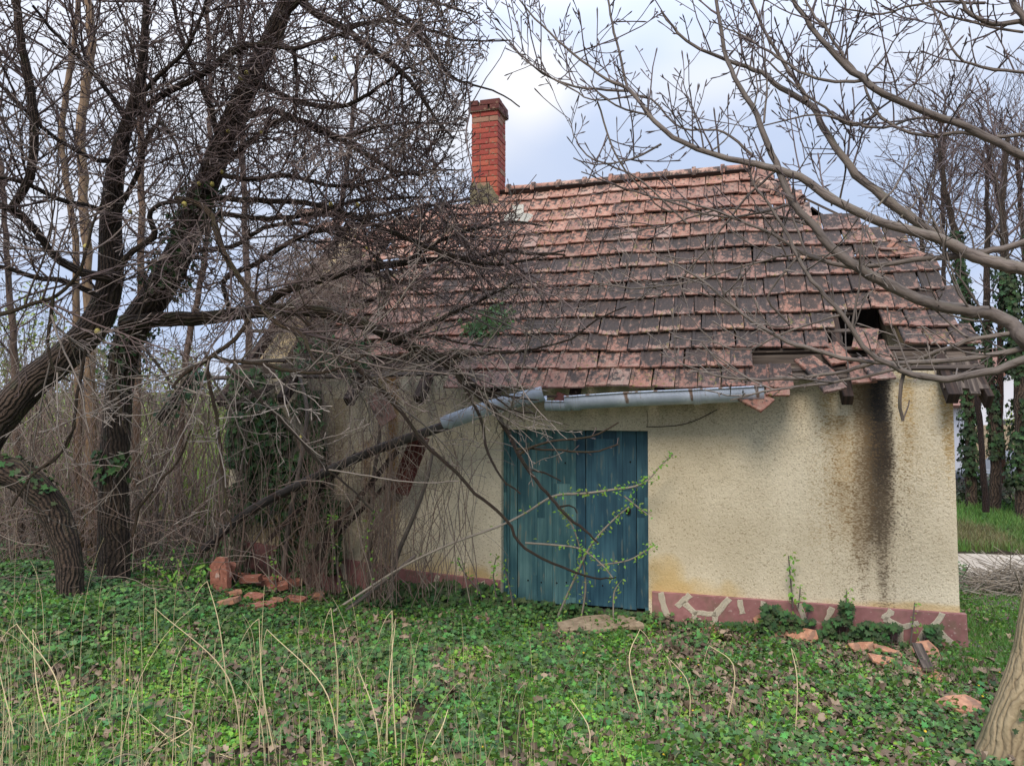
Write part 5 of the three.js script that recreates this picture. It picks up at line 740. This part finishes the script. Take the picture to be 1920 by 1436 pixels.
// ------------------------------------------------------------------ ground cover
function scatter(name, label, cat, geo, mat, n, R, fn) {
  const m = new THREE.InstancedMesh(geo, mat, n), M = new THREE.Matrix4(), c = new THREE.Color(); let k = 0, guard = 0;
  while (k < n && guard++ < n * 12) { const q = fn(R, c); if (!q) continue; m.setMatrixAt(k, M.compose(q[0], q[1], q[2])); m.setColorAt(k, c); k++; }
  m.count = k; m.name = numbered(name); m.castShadow = m.receiveShadow = true; scene.add(m); return stuff(m, label, cat);
}
{
  const R = rng(808), E = new THREE.Euler(), Q = () => new THREE.Quaternion();
  const spot = (r, d0 = 3.2, d1 = 9.2) => { const d = Math.sqrt(lerp(d0 * d0, d1 * d1, r())), x = (r() * 2 - 1) * (.78 * d + .3); return V(x, 0, -d); };
  const behind = (P) => { const l = P.clone().applyMatrix4(HI); return l.z < .03 && l.x > XL && l.x < XR; };
  const zone = (P) => { const q = project(V(P.x, groundY(P.x, P.z), P.z)); return q; };
  // how ivied / herbaceous / littered a spot is
  const ivyW = (q) => clamp(.3 + .6 * smooth(1290, 1130, q[1]) * smooth(1350, 900, q[0]) + 2.2 * (fbm(q[0] / 110, q[1] / 50, 3, 3) - .5));
  const litW = (q) => clamp(smooth(1000, 1500, q[0]) * (.4 + .6 * Math.exp(-Math.pow((q[1] - 1245) / 50, 2))) * .9 + .3 + 1.5 * (fbm(q[0] / 90, q[1] / 45, 7, 3) - .5));
  const leafQ = (r, tilt) => Q().setFromEuler(E.set((r() - .5) * tilt + .25, r() * 6.283, (r() - .5) * tilt));
  const mound = (x, z) => .16 * Math.max(0, fbm(x * 2.1 + 3, z * 2.1, 21, 3) - .42); const ground = (r, P, lift) => { P.y = groundY(P.x, P.z) + lift + mound(P.x, P.z); return P; };
  scatter('ivy_ground_cover', 'dark ivy leaves carpeting the ground below the old trees', 'ivy', leafGeo(IVY), leafMat, 54000, R, (r, c) => { const P = spot(r, 3.2, 9.6); if (behind(P)) return null; const q = zone(P); if (q[0] > 1815 && q[2] > 5.4) return null; if (r() > ivyW(q)) return null; c.copy(ivyCol(r)).multiplyScalar(.7 + 1.5 * Math.pow(r(), 2.5)); const h = .02 + .1 * r() * (.4 + fbm(P.x * 2, P.z * 2, 5, 2)); const s = .018 + .024 * r(); return [ground(r, P, h), leafQ(r, 1.1), V(s, s, s)]; });
  scatter('low_herbs', 'fresh green low herbs covering the yard in the foreground', 'herbs', leafGeo(ROUND, .12), softLeafMat, 82000, R, (r, c) => { const P = spot(r, 3.2, 9); if (behind(P)) return null; const q = zone(P), cl = fbm(P.x * 3.2, P.z * 3.2, 11, 3); if (cl < .38 || r() < ivyW(q) * .62 || r() < litW(q) * .5) return null; c.setRGB(.14 + .14 * r(), .29 + .24 * r(), .022 + .03 * r()); if (r() < .25) c.multiplyScalar(.6); const s = .012 + .017 * r(); return [ground(r, P, .015 + .07 * r() * cl), leafQ(r, 1.2), V(s, s, s)]; });
  scatter('sprouting_weeds', 'taller bright green weeds standing out of the ivy', 'weeds', leafGeo(OVAL), softLeafMat, 15000, R, (r, c) => { const P = spot(r, 3.2, 8.4); if (behind(P)) return null; const g = fbm(P.x * 2.3 + 40, P.z * 2.3, 5, 3); if (g < .56) return null; c.setRGB(.085 + .07 * r(), .2 + .13 * r(), .025 + .02 * r()); const s = .025 + .035 * r(); E.set(-.2 - 1.2 * r(), r() * 6.283, (r() - .5) * 1.2); return [ground(r, P, .02 + .13 * r() * (g - .4) * 4), Q().setFromEuler(E), V(s * .8, s, s)]; });
  const dead = leafGeo([[0, -.05], [.3, .1], [.42, .4], [.2, .6], [.26, .85], [0, 1], [-.2, .8], [-.34, .62], [-.3, .3], [-.36, .1]], .6);
  scatter('leaf_litter', 'curled brown fallen leaves scattered over the yard', 'leaf litter', dead, new THREE.MeshStandardMaterial({ roughness: .9, side: THREE.DoubleSide }), 14000, R, (r, c) => { const P = spot(r, 3.2, 8.8); if (behind(P)) return null; const q = zone(P); if (r() > Math.pow(litW(q), 1.4) || (q[0] > 1815 && q[2] > 5.6 && r() < .85)) return null; const k = Math.pow(r(), 1.5); c.setRGB(lerp(.09, .36, k), lerp(.062, .265, k), lerp(.042, .175, k)); const s = .022 + .042 * r(); return [ground(r, P, .02 + .07 * r()), leafQ(r, 1.9), V(s * (.6 + .6 * r()), s * (.6 + r()), s)]; });
  // grass blades
  const bl = new THREE.BufferGeometry(); bl.setAttribute('position', new THREE.Float32BufferAttribute([-.03, 0, 0, .03, 0, 0, -.026, .4, .05, .026, .4, .05, -.016, .75, .18, .016, .75, .18, 0, 1, .36], 3)); bl.setIndex([0, 1, 3, 0, 3, 2, 2, 3, 5, 2, 5, 4, 4, 5, 6]); bl.computeVertexNormals();
  scatter('green_grass', 'tufts of fresh green grass in the foreground and beside the house', 'grass', bl, softLeafMat, 52000, R, (r, c) => { const right = r() < .42; let P = spot(r, 3.1, 7.4); if (right) { const d = 5.4 + 4.2 * r(); P = V(lerp(.6, .84, r()) * d, 0, -d); } if (behind(P) || Math.abs(P.z + 9.6) < .8) return null; const g = fbm(P.x * 2 + 9, P.z * 2 + 4, 8, 3); if (!right && g < .42) return null; c.setRGB(.07 + .06 * r(), .17 + .11 * r(), .025 + .02 * r()); const h = right ? .05 + .08 * r() : .05 + .13 * r() * r(); E.set((r() - .5) * .9, r() * 6.283, (r() - .5) * .9); return [ground(r, P, 0), Q().setFromEuler(E), V(h * 1.1, h, h)]; });
  scatter('bank_grass', 'short rough grass on the bank across the track', 'grass', bl, softLeafMat, 30000, R, (r, c) => { const d = 10.5 + 5 * r(), P = V(lerp(.5, .82, r()) * d, 0, -d); const g = fbm(P.x * 1.1, P.z * 1.1, 8, 3); if (g < .12 + .1 * r()) return null; const k = smooth(.38, .55, g); c.setRGB(lerp(.15, .07, k) + .04 * r(), lerp(.13, .17, k) + .07 * r(), lerp(.06, .025, k)); const h = .08 + .12 * r(); E.set((r() - .5) * .9, r() * 6.283, (r() - .5) * .9); return [ground(r, P, 0), Q().setFromEuler(E), V(h, h, h)]; });
  scatter('meadow_grass', 'spring grass on the meadow behind the thicket', 'grass', bl, softLeafMat, 26000, R, (r, c) => { const d = 11 + 22 * r() * r(), P = V(lerp(-.82, -.28, r()) * d, 0, -d); c.setRGB(.12 + .07 * r(), .18 + .1 * r(), .03); const h = .2 + .25 * r(); E.set((r() - .5) * .8, r() * 6.283, (r() - .5) * .8); return [ground(r, P, 0), Q().setFromEuler(E), V(h, h, h)]; });
  scatter('purple_weeds', 'dull purple low weeds in the grass right of the house', 'weeds', leafGeo(OVAL), leafMat, 3000, R, (r, c) => { const d = 5.8 + 2.6 * r(), P = V(lerp(.63, .8, r()) * d, 0, -d); if (fbm(P.x * 2, P.z * 2, 3, 2) < .45) return null; c.setRGB(.09 + .05 * r(), .06 + .03 * r(), .06 + .03 * r()); const s = .02 + .02 * r(); return [ground(r, P, .02 + .05 * r()), leafQ(r, 1.4), V(s, s, s)]; });
  // yellow celandine flowers
  const fl = new Leaves(OVAL), one = new THREE.Color(1, 1, 1); for (let k = 0; k < 8; k++) fl.add(V(Math.cos(k * .785) * .15, 0, Math.sin(k * .785) * .15), V(Math.cos(k * .785) * -.3, 1, Math.sin(k * .785) * -.3), .55, -k * .785 - 1.57, one); const fg = fl.build(); fg.deleteAttribute('color');
  scatter('yellow_flowers', 'small yellow flowers dotted among the herbs', 'flowers', fg, leafMat, 60, R, (r, c) => { const P = spot(r, 3.3, 6.5); if (P.x < .2 && r() < .8) return null; if (behind(P)) return null; c.setRGB(.75, .5, .02); return [ground(r, P, .08 + .03 * r()), leafQ(r, .7), V(.016, .016, .016)]; });
  // dry stalks: bent straw-coloured grass and weed stems
  const T = new Tubes(), straw = rgb(200, 180, 138);
  const stalk = (P, h, lean, az, r0) => { const pts = [P.clone()], n = 10; let p = P.clone(); const k0 = (R() - .5) * .25; for (let q = 1; q <= n; q++) { const t = q / n, a = lean * t * t + k0 * t; p = p.clone().add(V(Math.cos(az) * Math.sin(a), Math.cos(a), Math.sin(az) * Math.sin(a)).multiplyScalar(h / n)); pts.push(p); } T.add(pts, pts.map((_, q) => r0 * (1 - .7 * q / n)), 4, jit(straw, R, .3)); return pts; };
  for (let k = 0; k < 230; k++) { const px = Math.pow(R(), 1.5) * 1500 - 60, d = 3.1 + 2.6 * Math.pow(R(), 1.6); const P = at(px, 1300, d); P.y = groundY(P.x, P.z); if (behind(P)) continue; const tall = R() < .3 && px < 1000; const h = tall ? .45 + .55 * R() : .15 + .4 * R(); stalk(P, h * smooth(1900, 500, px + 300) + .1, R() < .75 ? (R() - .2) * 1.6 : 2.6 * R(), R() * 6.283, .0014 + .0014 * R()); }
  for (let k = 0; k < 1500; k++) { const px = -60 + 1500 * Math.pow(R(), 1.7), d = 3.1 + 2.4 * Math.pow(R(), 1.3), P = at(px, 1300, d); P.y = groundY(P.x, P.z) + .03 * R(); if (fbm(P.x * 1.8, P.z * 1.8, 33, 2) < .42) continue; stalk(P, .12 + .34 * R() * R(), (R() - .3) * 2.6, R() * 6.283, .0009 + .0008 * R()); }
  // the tallest ones, where the photograph shows them
  for (const [x0, y0, x1, y1, bx] of [[112, 1436, 60, 1180, -15], [105, 1420, 30, 1170, 40], [40, 1436, -5, 1250, 0], [455, 1436, 290, 1140, 55], [430, 1240, 388, 1090, 0], [520, 1436, 485, 1160, -10], [640, 1436, 500, 1180, 40], [630, 1400, 620, 1140, 8], [725, 1436, 742, 1160, -6], [745, 1430, 735, 1145, -4], [715, 1436, 670, 1250, 10], [790, 1420, 840, 1330, 10], [480, 1430, 250, 1370, -40], [230, 1436, 310, 1340, 90], [380, 1436, 250, 1330, 0], [1100, 1436, 1070, 1310, 20], [1490, 1330, 1484, 1215, 8], [1290, 1340, 1250, 1230, 20], [1210, 1300, 1200, 1180, -25], [1360, 1300, 1330, 1210, 30], [0, 1420, 185, 1310, 0], [160, 1436, 180, 1350, 5], [510, 1300, 500, 1350, 0]]) {
    const d = 4 - (y0 - 1436) / 220, A = at(x0, y0, 0.1 + d - .25), B = at(x1, y1, d), C = at((x0 + x1) / 2 + bx, (y0 + y1) / 2 - Math.abs(bx) * .3, d - .1); A.y = Math.min(A.y, groundY(A.x, A.z)); const s = spline([A, C, B], [.004, .0034, .0018], .06); T.add(s[0], s[1], 5, jit(straw, R, .15)); if (y1 < 1250) { const Q = [B.clone()]; let p = B.clone(), dd = V(R() - .5, -.1, .3); for (let q = 0; q < 5; q++) { dd.y -= .25; p = p.clone().addScaledVector(dd.clone().normalize(), .035); Q.push(p); } T.add(Q, Q.map((_, q) => .002 - q * .0002), 3, straw); }
  }
  stuff(part('dry_stalks', T.build(), twigMat, scene), 'bent straw-coloured stalks rising from the foreground undergrowth', 'dry grass');
}
// ------------------------------------------------------------------ shrubs and seedlings
{
  const R = rng(909), fresh = () => new THREE.Color().setRGB(.12 + .1 * R(), .26 + .16 * R(), .025 + .02 * R());
  function plant(name, label, cat, stems, leafDensity, size, col = TW_MID, z = null, zone = () => 1, group) {
    const S = new Tubes(), L = new Leaves(OVAL); let b = null;
    for (const list of stems) { const P = list.map(([x, y, w, zo]) => toWorld(onFacade(x, y, zo))), r = list.map(([x, y, w]) => w / 2 / F * 7); const s = spline(P, r, .05); if (!b) b = P[0].clone(); S.add(s[0], s[1], 5, jit(col, R, .2));
      for (let k = 0; k < s[0].length; k++) for (let q = 0; q < leafDensity; q++) { const pr = project(s[0][k]); if (R() > zone(pr[0], pr[1], k / s[0].length)) continue; const sh = V(R() - .5, R() - .4, R() - .2).multiplyScalar(.09); const P2 = s[0][k].clone().add(sh); if (R() < .4) S.add([s[0][k], P2], [.0016, .0012], 3, col); L.add(P2, V(R() - .5, R() * .8, R() * .8), size * (.6 + .8 * R()), R() * 6.3, fresh()); } }
    const t = thing(name, label, cat, b, group); part('stem', local(S.build(), t), twigMat, t); if (L.i.length) stuff(part('foliage', local(L.build(), t), softLeafMat, t)); return t;
  }
  const front = (x) => x > 1045 ? .8 : x > 985 ? .25 : .06;
  plant('arching_shrub', 'arching shrub with fresh green leaves hanging across the blue door', 'shrub', [[[590, 1170, 5, .9], [680, 1110, 5, .8], [760, 1060, 4.6, .75], [850, 1018, 4.6, .7], [940, 985, 4.4, .6], [985, 962, 4, .5], [1040, 930, 5, .45], [1100, 925, 5, .4], [1150, 918, 4, .4], [1190, 912, 4, .35], [1215, 900, 3, .3], [1240, 872, 2.6, .3], [1262, 852, 2.4, .3]], [[985, 1018, 4, .4], [1040, 1022, 4, .4], [1090, 1030, 3.4, .4], [1130, 1060, 3, .4], [1150, 1085, 2.4, .4]], [[1040, 1170, 5, .3], [1075, 1090, 4, .35], [1110, 1020, 4, .4], [1150, 975, 3, .4], [1180, 950, 2.4, .4]], [[1090, 1160, 4, .3], [1098, 1100, 4, .3], [1090, 1040, 3, .35], [1070, 980, 3, .4], [1050, 960, 2, .4]], [[1120, 1060, 3, .3], [1180, 1050, 3, .3], [1215, 1030, 3, .3], [1226, 1022, 2, .3]], [[1170, 930, 3, .4], [1195, 950, 3, .4], [1215, 965, 2, .4]], [[1150, 1160, 3, .4], [1152, 1110, 3, .4], [1160, 1095, 2, .4]]], 4, .031, TW_PALE, null, (x, y) => front(x) * (x > 1225 ? .5 : 1));
  plant('leafy_sapling', 'small leafy sapling against the wall above the ivied plinth', 'sapling', [[[1487, 1140, 3.4, .1], [1484, 1100, 3, .1], [1481, 1065, 2.4, .1], [1479, 1042, 2, .1]]], 3, .04); plant('leafy_sapling', 'short sapling just right of the tallest one on the plinth', 'sapling', [[[1497, 1140, 2.4, .1], [1500, 1118, 2.2, .1], [1501, 1100, 2, .1]]], 3, .032, TW_MID); plant('leafy_sapling', 'tiny seedling at the end of the plinth ivy, under the stain', 'sapling', [[[1584, 1142, 2.4, .1], [1587, 1125, 2, .1], [1588, 1110, 2, .1]]], 3, .034); plant('leafy_sapling', 'seedling nearest the right corner, standing before the plinth', 'sapling', [[[1708, 1210, 3, .14], [1712, 1170, 2.6, .14], [1716, 1130, 2, .14]]], 2, .034);
  plant('leafy_shoot', 'light green shoots among the ivy between the left trunks and the bricks', 'shrub', [[[345, 1230, 4, 1.4], [348, 1160, 3.4, 1.4], [338, 1090, 3, 1.4], [330, 1045, 2, 1.4]], [[345, 1160, 3, 1.4], [310, 1080, 3, 1.4], [270, 1055, 2, 1.4]], [[350, 1150, 3, 1.4], [372, 1090, 2.6, 1.4], [378, 1060, 2, 1.4]]], 3, .045); plant('leafy_shoot', 'fresh green shoots beside the left door jamb', 'shrub', [[[965, 1150, 4, .3], [955, 1100, 3, .3], [945, 1060, 2, .3]], [[900, 1110, 3, .4], [868, 1070, 3, .4], [858, 1048, 2, .4]], [[930, 1120, 3, .4], [925, 1075, 2.6, .4], [930, 1045, 2, .4]]], 3, .036); plant('leafy_shoot', 'scattered green sprigs among the vines on the left wall', 'shrub', [[[640, 1110, 4, .5], [628, 1040, 3, .5], [620, 980, 3, .5], [632, 960, 2, .5]], [[700, 1080, 3, .5], [690, 1000, 3, .5], [706, 950, 2, .5]], [[520, 1130, 3, .6], [515, 1080, 3, .6], [510, 1040, 2, .6]]], 1.2, .036);
  // bare stems bowed over the left wall
  const bow = (label, list) => plant('bowed_stem', label, 'stem', [list], 0, 0, TW_MID);
  bow('thick crooked stem rising beside the right sheaf of vines to the eave', [[728, 1120, 10, .5], [745, 1040, 10, .5], [770, 980, 9, .55], [800, 900, 8, .6], [812, 840, 6, .6]]); bow('thin dark stem arching over the yellow-streaked wall', [[560, 1200, 8, .9], [640, 1150, 8, .8], [720, 1090, 8, .7], [780, 1040, 6, .6]]); bow('dark twin stem in the middle of the vine sheaf', [[690, 1130, 11, .3], [694, 1020, 10, .3], [700, 900, 9, .3], [712, 800, 7, .3], [705, 700, 6, .3]]); bow('brown stem twisting up the left vine sheaf', [[528, 1110, 12, .3], [540, 990, 11, .3], [560, 880, 10, .3], [575, 770, 9, .25], [560, 700, 7, .2]]);
}
// ------------------------------------------------------------------ rubble, fallen tiles, boards, brush
{
  const R = rng(1010), clayMap = dataTex(256, 256, (i, j, o) => { const u = i / 256, v = j / 256; mix3(o, [148, 98, 74], [208, 158, 124], clamp(tileNoise(u, v, 12, 3, 4) * 1.5 - .25)); mix3(o, o.slice(), [120, 96, 80], .6 * smooth(.58, .68, tileNoise(u, v, 6, 9, 3))); }), clay = new THREE.MeshStandardMaterial({ map: clayMap, bumpMap: clayMap, bumpScale: .005, roughness: .95 });
  const onGround = (px, py, lift = .02) => { const r = ray(px, py); let t = 2; for (let k = 0; k < 400; k++) { const P = EYE.clone().addScaledVector(r, t); if (P.y <= groundY(P.x, P.z) + lift) return P; t += .02; } return EYE.clone().addScaledVector(r, t); };
  const shard = (w, l, t, k) => { const n = 7, s = new THREE.Shape(); for (let q = 0; q < n; q++) { const a = q / n * 6.283, f = 1 / Math.max(Math.abs(Math.cos(a)), Math.abs(Math.sin(a))) * (.8 + .3 * hash(q, k, 3)); const x = Math.cos(a) * f * w / 2, y = Math.sin(a) * f * l / 2; q ? s.lineTo(x, y) : s.moveTo(x, y); } s.closePath(); const g = new THREE.ExtrudeGeometry(s, { depth: t, bevelEnabled: true, bevelSize: .004, bevelThickness: .004, bevelSegments: 1 }).rotateX(-Math.PI / 2); const u = g.attributes.uv; for (let q = 0; q < u.count; q++) u.setXY(q, u.getX(q) * 3 + k * .37, u.getY(q) * 3); return g; };
  const drop = (name, label, cat, geo, mat, px, py, rx, ry, rz, lift = .06, group) => { const m = part(numbered(name), geo, mat, scene); tag(m, label, cat, group); m.position.copy(onGround(px, py, lift + .03)); m.rotation.set(rx, ry, rz); return m; };
  drop('fallen_tile', 'pale clay tile lying flat in the herbs near the right tree', 'roof tile', shard(.3, .2, .016, 1), clay, 1800, 1322, .12, .1, -.03, .09);
  drop('fallen_tile', 'long broken orange tile under the short board at the house corner', 'roof tile', shard(.42, .17, .016, 2), clay, 1690, 1250, .25, -.35, -.1, .07); drop('fallen_tile', 'orange tile shard at the right of the corner rubble', 'roof tile', shard(.2, .16, .016, 3), clay, 1742, 1266, .2, -.2, -.1, .07); drop('fallen_tile', 'orange tile fragment leaning on the plinth at the corner rubble', 'roof tile', shard(.22, .2, .016, 4), clay, 1735, 1222, .6, .1, .1, .08); drop('fallen_tile', 'orange tile piece half buried at the left of the corner rubble', 'roof tile', shard(.24, .16, .016, 5), clay, 1622, 1216, .3, -.2, .1, .07); drop('fallen_tile', 'narrow tile sliver between the two corner rubble pieces', 'roof tile', shard(.22, .08, .016, 6), clay, 1666, 1222, .2, -.5, -.1, .07); drop('fallen_tile', 'pale flake of tile right of the corner of the plinth', 'roof tile', shard(.2, .14, .016, 7), clay, 1830, 1246, .2, -.5, -.1, .04);
  const sb = thing('short_board', 'short weathered board propped over the rubble at the house corner', 'board', onGround(1740, 1256, .1)); { const A = onGround(1720, 1208, .2), B = onGround(1742, 1256, .15); part('plank', local(beam(A, B, .075, .025, V(0, 1, 0)), sb), oldWood, sb); part('split_edge', local(beam(A.clone().add(V(.03, .004, 0)), B.clone().add(V(.027, .004, -.03)), .012, .014, V(0, 1, 0)), sb), darkWood, sb); }
  drop('fallen_tile', 'orange tile standing against the plinth in the middle ivy', 'roof tile', shard(.26, .2, .016, 8), clay, 1475, 1185, 1.0, .2, .1, .1); drop('fallen_tile', 'orange tile sliding beside the standing one under the middle ivy', 'roof tile', shard(.3, .14, .016, 9), clay, 1500, 1190, .8, -.6, .5, .1); drop('fallen_tile', 'orange tile corner poking out above the middle ivy at its left', 'roof tile', shard(.1, .12, .016, 10), clay, 1424, 1165, 1.2, .1, 0, .16); drop('fallen_tile', 'small brown fragment under the plinth joints right of the door', 'roof tile', shard(.2, .12, .02, 11), clay, 1330, 1186, .3, .1, 0, .05);
  const stoneMap = dataTex(256, 256, (i, j, o) => { const u = i / 256, v = j / 256; mix3(o, [120, 102, 80], [180, 160, 132], clamp(tileNoise(u, v, 10, 3, 4) * 1.5 - .25)); }), stone = new THREE.MeshStandardMaterial({ map: stoneMap, bumpMap: stoneMap, bumpScale: .015, roughness: 1 });
  drop('doorstep_slab', 'flat irregular stone slab lying before the blue door', 'stone slab', shard(.74, .36, .03, 12), stone, 1122, 1172, .05, .28, 0, .05); drop('doorstep_slab', 'small stone chip at the right end of the doorstep slab', 'stone', shard(.14, .1, .03, 13), stone, 1192, 1176, .1, .3, 0, .08);
  const blob = (w, h, d, k) => { const g = new THREE.IcosahedronGeometry(1, 2), q = g.attributes.position; for (let i = 0; i < q.count; i++) { const x = q.getX(i), y = q.getY(i), z = q.getZ(i), f = .72 + .5 * fbm(x * 1.3 + k, y * 1.3 + 4, z * 1.3 + 9, 3); q.setXYZ(i, x * f * w, y * f * h, z * f * d); } g.computeVertexNormals(); return g; };
  drop('pink_stone', 'pink rounded stone in the herbs left of the doorstep', 'stone', blob(.12, .065, .09, 3), new THREE.MeshStandardMaterial({ map: pinkTex, bumpMap: stoneMap, bumpScale: .01, roughness: 1 }), 902, 1168, 0, .3, 0, .06);
  // broken brickwork at the left end
  const brickMap = dataTex(256, 256, (i, j, o) => { const u = i / 256, v = j / 256; mix3(o, [126, 78, 62], [184, 126, 104], clamp(tileNoise(u, v, 14, 5, 4) * 1.5 - .25)); mix3(o, o.slice(), [206, 180, 164], .8 * smooth(.6, .68, tileNoise(u, v, 7, 19, 4))); }), brick = new THREE.MeshStandardMaterial({ map: brickMap, bumpMap: brickMap, bumpScale: .012, roughness: 1 });
  const bg = (k) => { const g = new THREE.BoxGeometry(.25, .068, .12, 3, 2, 2), q = g.attributes.position; for (let i = 0; i < q.count; i++) { const h = (s) => 1 - .1 * hash(Math.round(q.getX(i) * 200) + s, Math.round(q.getY(i) * 200) + k, Math.round(q.getZ(i) * 200)); q.setXYZ(i, q.getX(i) * h(1), q.getY(i) * h(2), q.getZ(i) * h(3)); } g.computeVertexNormals(); return g; };
  const bgs = [bg(1), bg(2), bg(3)], names = ['topmost broken brick of the heap at the left end of the wall', 'brick lying across the heap front, with white mortar on it', 'brick at the right of the heap, below the vine stems', 'lowest brick of the heap, towards the viewer', 'brick at the left foot of the heap', 'brick on the heap behind the mortared one', 'lone brick right of the heap under the leaning battens', 'brick in the ivy below the right vine sheaf', 'brick in the middle of the heap', 'brick sunk in the lower right of the heap', 'brick end sticking out at the bottom of the heap', 'half-hidden brick beside the lone one'];
  const sp = [[430, 1075, .2, .4, 1.2, .2], [470, 1085, .1, -.1, .1, .17], [545, 1095, .2, .5, .1, .12], [495, 1135, .05, .1, 0, .07], [415, 1082, .1, .2, .1, .1], [500, 1090, .2, .2, .1, .14], [620, 1080, .2, .3, .2, .14], [650, 1075, .1, -.2, .3, .2], [520, 1100, .3, .3, .1, .12], [555, 1125, .1, -.3, 0, .07], [470, 1140, .1, .3, 0, .06], [640, 1100, .1, .4, .1, .09]];
  sp.forEach(([x, y, a, b, c, l], k) => { const m = drop('fallen_brick', names[k], 'brick', bgs[k % 3], brick, x, y, a, b, c, l); m.scale.setScalar(.92); });
  for (let k = 0; k < 12; k++) drop('rubble_piece', 'broken orange piece in the low rubble heap at the left end of the wall', 'rubble', shard(.1 + .14 * R(), .08 + .1 * R(), .018 + .03 * R(), 30 + k), k % 3 ? clay : brick, lerp(425, 600, R()), lerp(1078, 1135, R()), (R() - .5) * .7, R() * 3, (R() - .5) * .7, .05 + .06 * R(), 'broken pieces of the left rubble heap');
  const slab = drop('fallen_brickwork', 'upright slab of red brickwork leaning against the left end of the wall', 'brickwork', shard(.2, .38, .07, 21).rotateX(Math.PI / 2), brick, 418, 1075, -.1, -.25, .1, .22);
  // leaning poles and boards in front of the left wall
  const board = (name, label, cat, x0, y0, z0, x1, y1, z1, w, t, mat) => { const A = toWorld(onFacade(x0, y0, z0)), B = toWorld(onFacade(x1, y1, z1)), o = thing(name, label, cat, A.clone()); part('wood', local(beam(A, B, w, t, V(.3, .2, 1)), o), mat, o); const n = V(0, 0, 0).subVectors(B, A).normalize(); part('splintered_end', local(beam(B, B.clone().addScaledVector(n, .09), w * .5, t * .6, V(.3, .2, 1)), o), oldWood, o); };
  board('leaning_batten', 'upper dark batten leaning parallel under the fallen gutter', 'batten', 668, 850, .25, 505, 1010, .5, .05, .04, darkWood); board('leaning_batten', 'middle dark batten slanting from the eave to the ivy', 'batten', 745, 845, .2, 590, 1035, .55, .06, .045, darkWood); board('leaning_batten', 'lowest slanting batten, lying behind the vine sheaf', 'batten', 738, 895, .2, 590, 1045, .35, .045, .04, darkWood);
  const redBoard = new THREE.MeshStandardMaterial({ map: wood([70, 34, 30], [132, 76, 66]), roughness: 1 }); board('hanging_board', 'reddish board hanging below the fallen gutter behind the vines', 'board', 788, 818, .3, 748, 925, .22, .2, .025, redBoard); board('hanging_board', 'short dark red strip still nailed beneath the bend of the fallen gutter', 'board', 690, 850, .4, 590, 893, .45, .07, .02, redBoard); board('loose_lath', 'pale split lath slanting at the left eave above the climbing ivy', 'lath', 560, 700, .3, 435, 760, .4, .05, .025, oldWood);
  // brush pile by the track
  const bp = onGround(1905, 1112, .02), pile = thing('brush_pile', 'heap of cut grey brushwood beside the track right of the house', 'brush pile', bp), T = new Tubes(); for (let k = 0; k < 900; k++) { const a = R() * 6.283, q = Math.pow(R(), .6), P = bp.clone().add(V(Math.cos(a) * q * 1.0 + .2, .3 * (1 - q * q) * R() + .02, Math.sin(a) * q * .5)); let d = V(R() - .5, (R() - .5) * .25, (R() - .5) * .7).normalize(), p = P; const Q = [p]; for (let j = 0; j < 5; j++) { d.add(V(R() - .5, (R() - .5) * .5, R() - .5).multiplyScalar(.35)).normalize(); p = p.clone().addScaledVector(d, .09); p.y = Math.max(p.y, groundY(p.x, p.z) + .01); Q.push(p); } T.add(Q, Q.map(() => .003 + .003 * R()), 3, TW_PALE.clone().multiplyScalar(.6 + .7 * R())); } stuff(part('brushwood', local(T.build(), pile), twigMat, pile));
}
renderer.render(scene, camera);
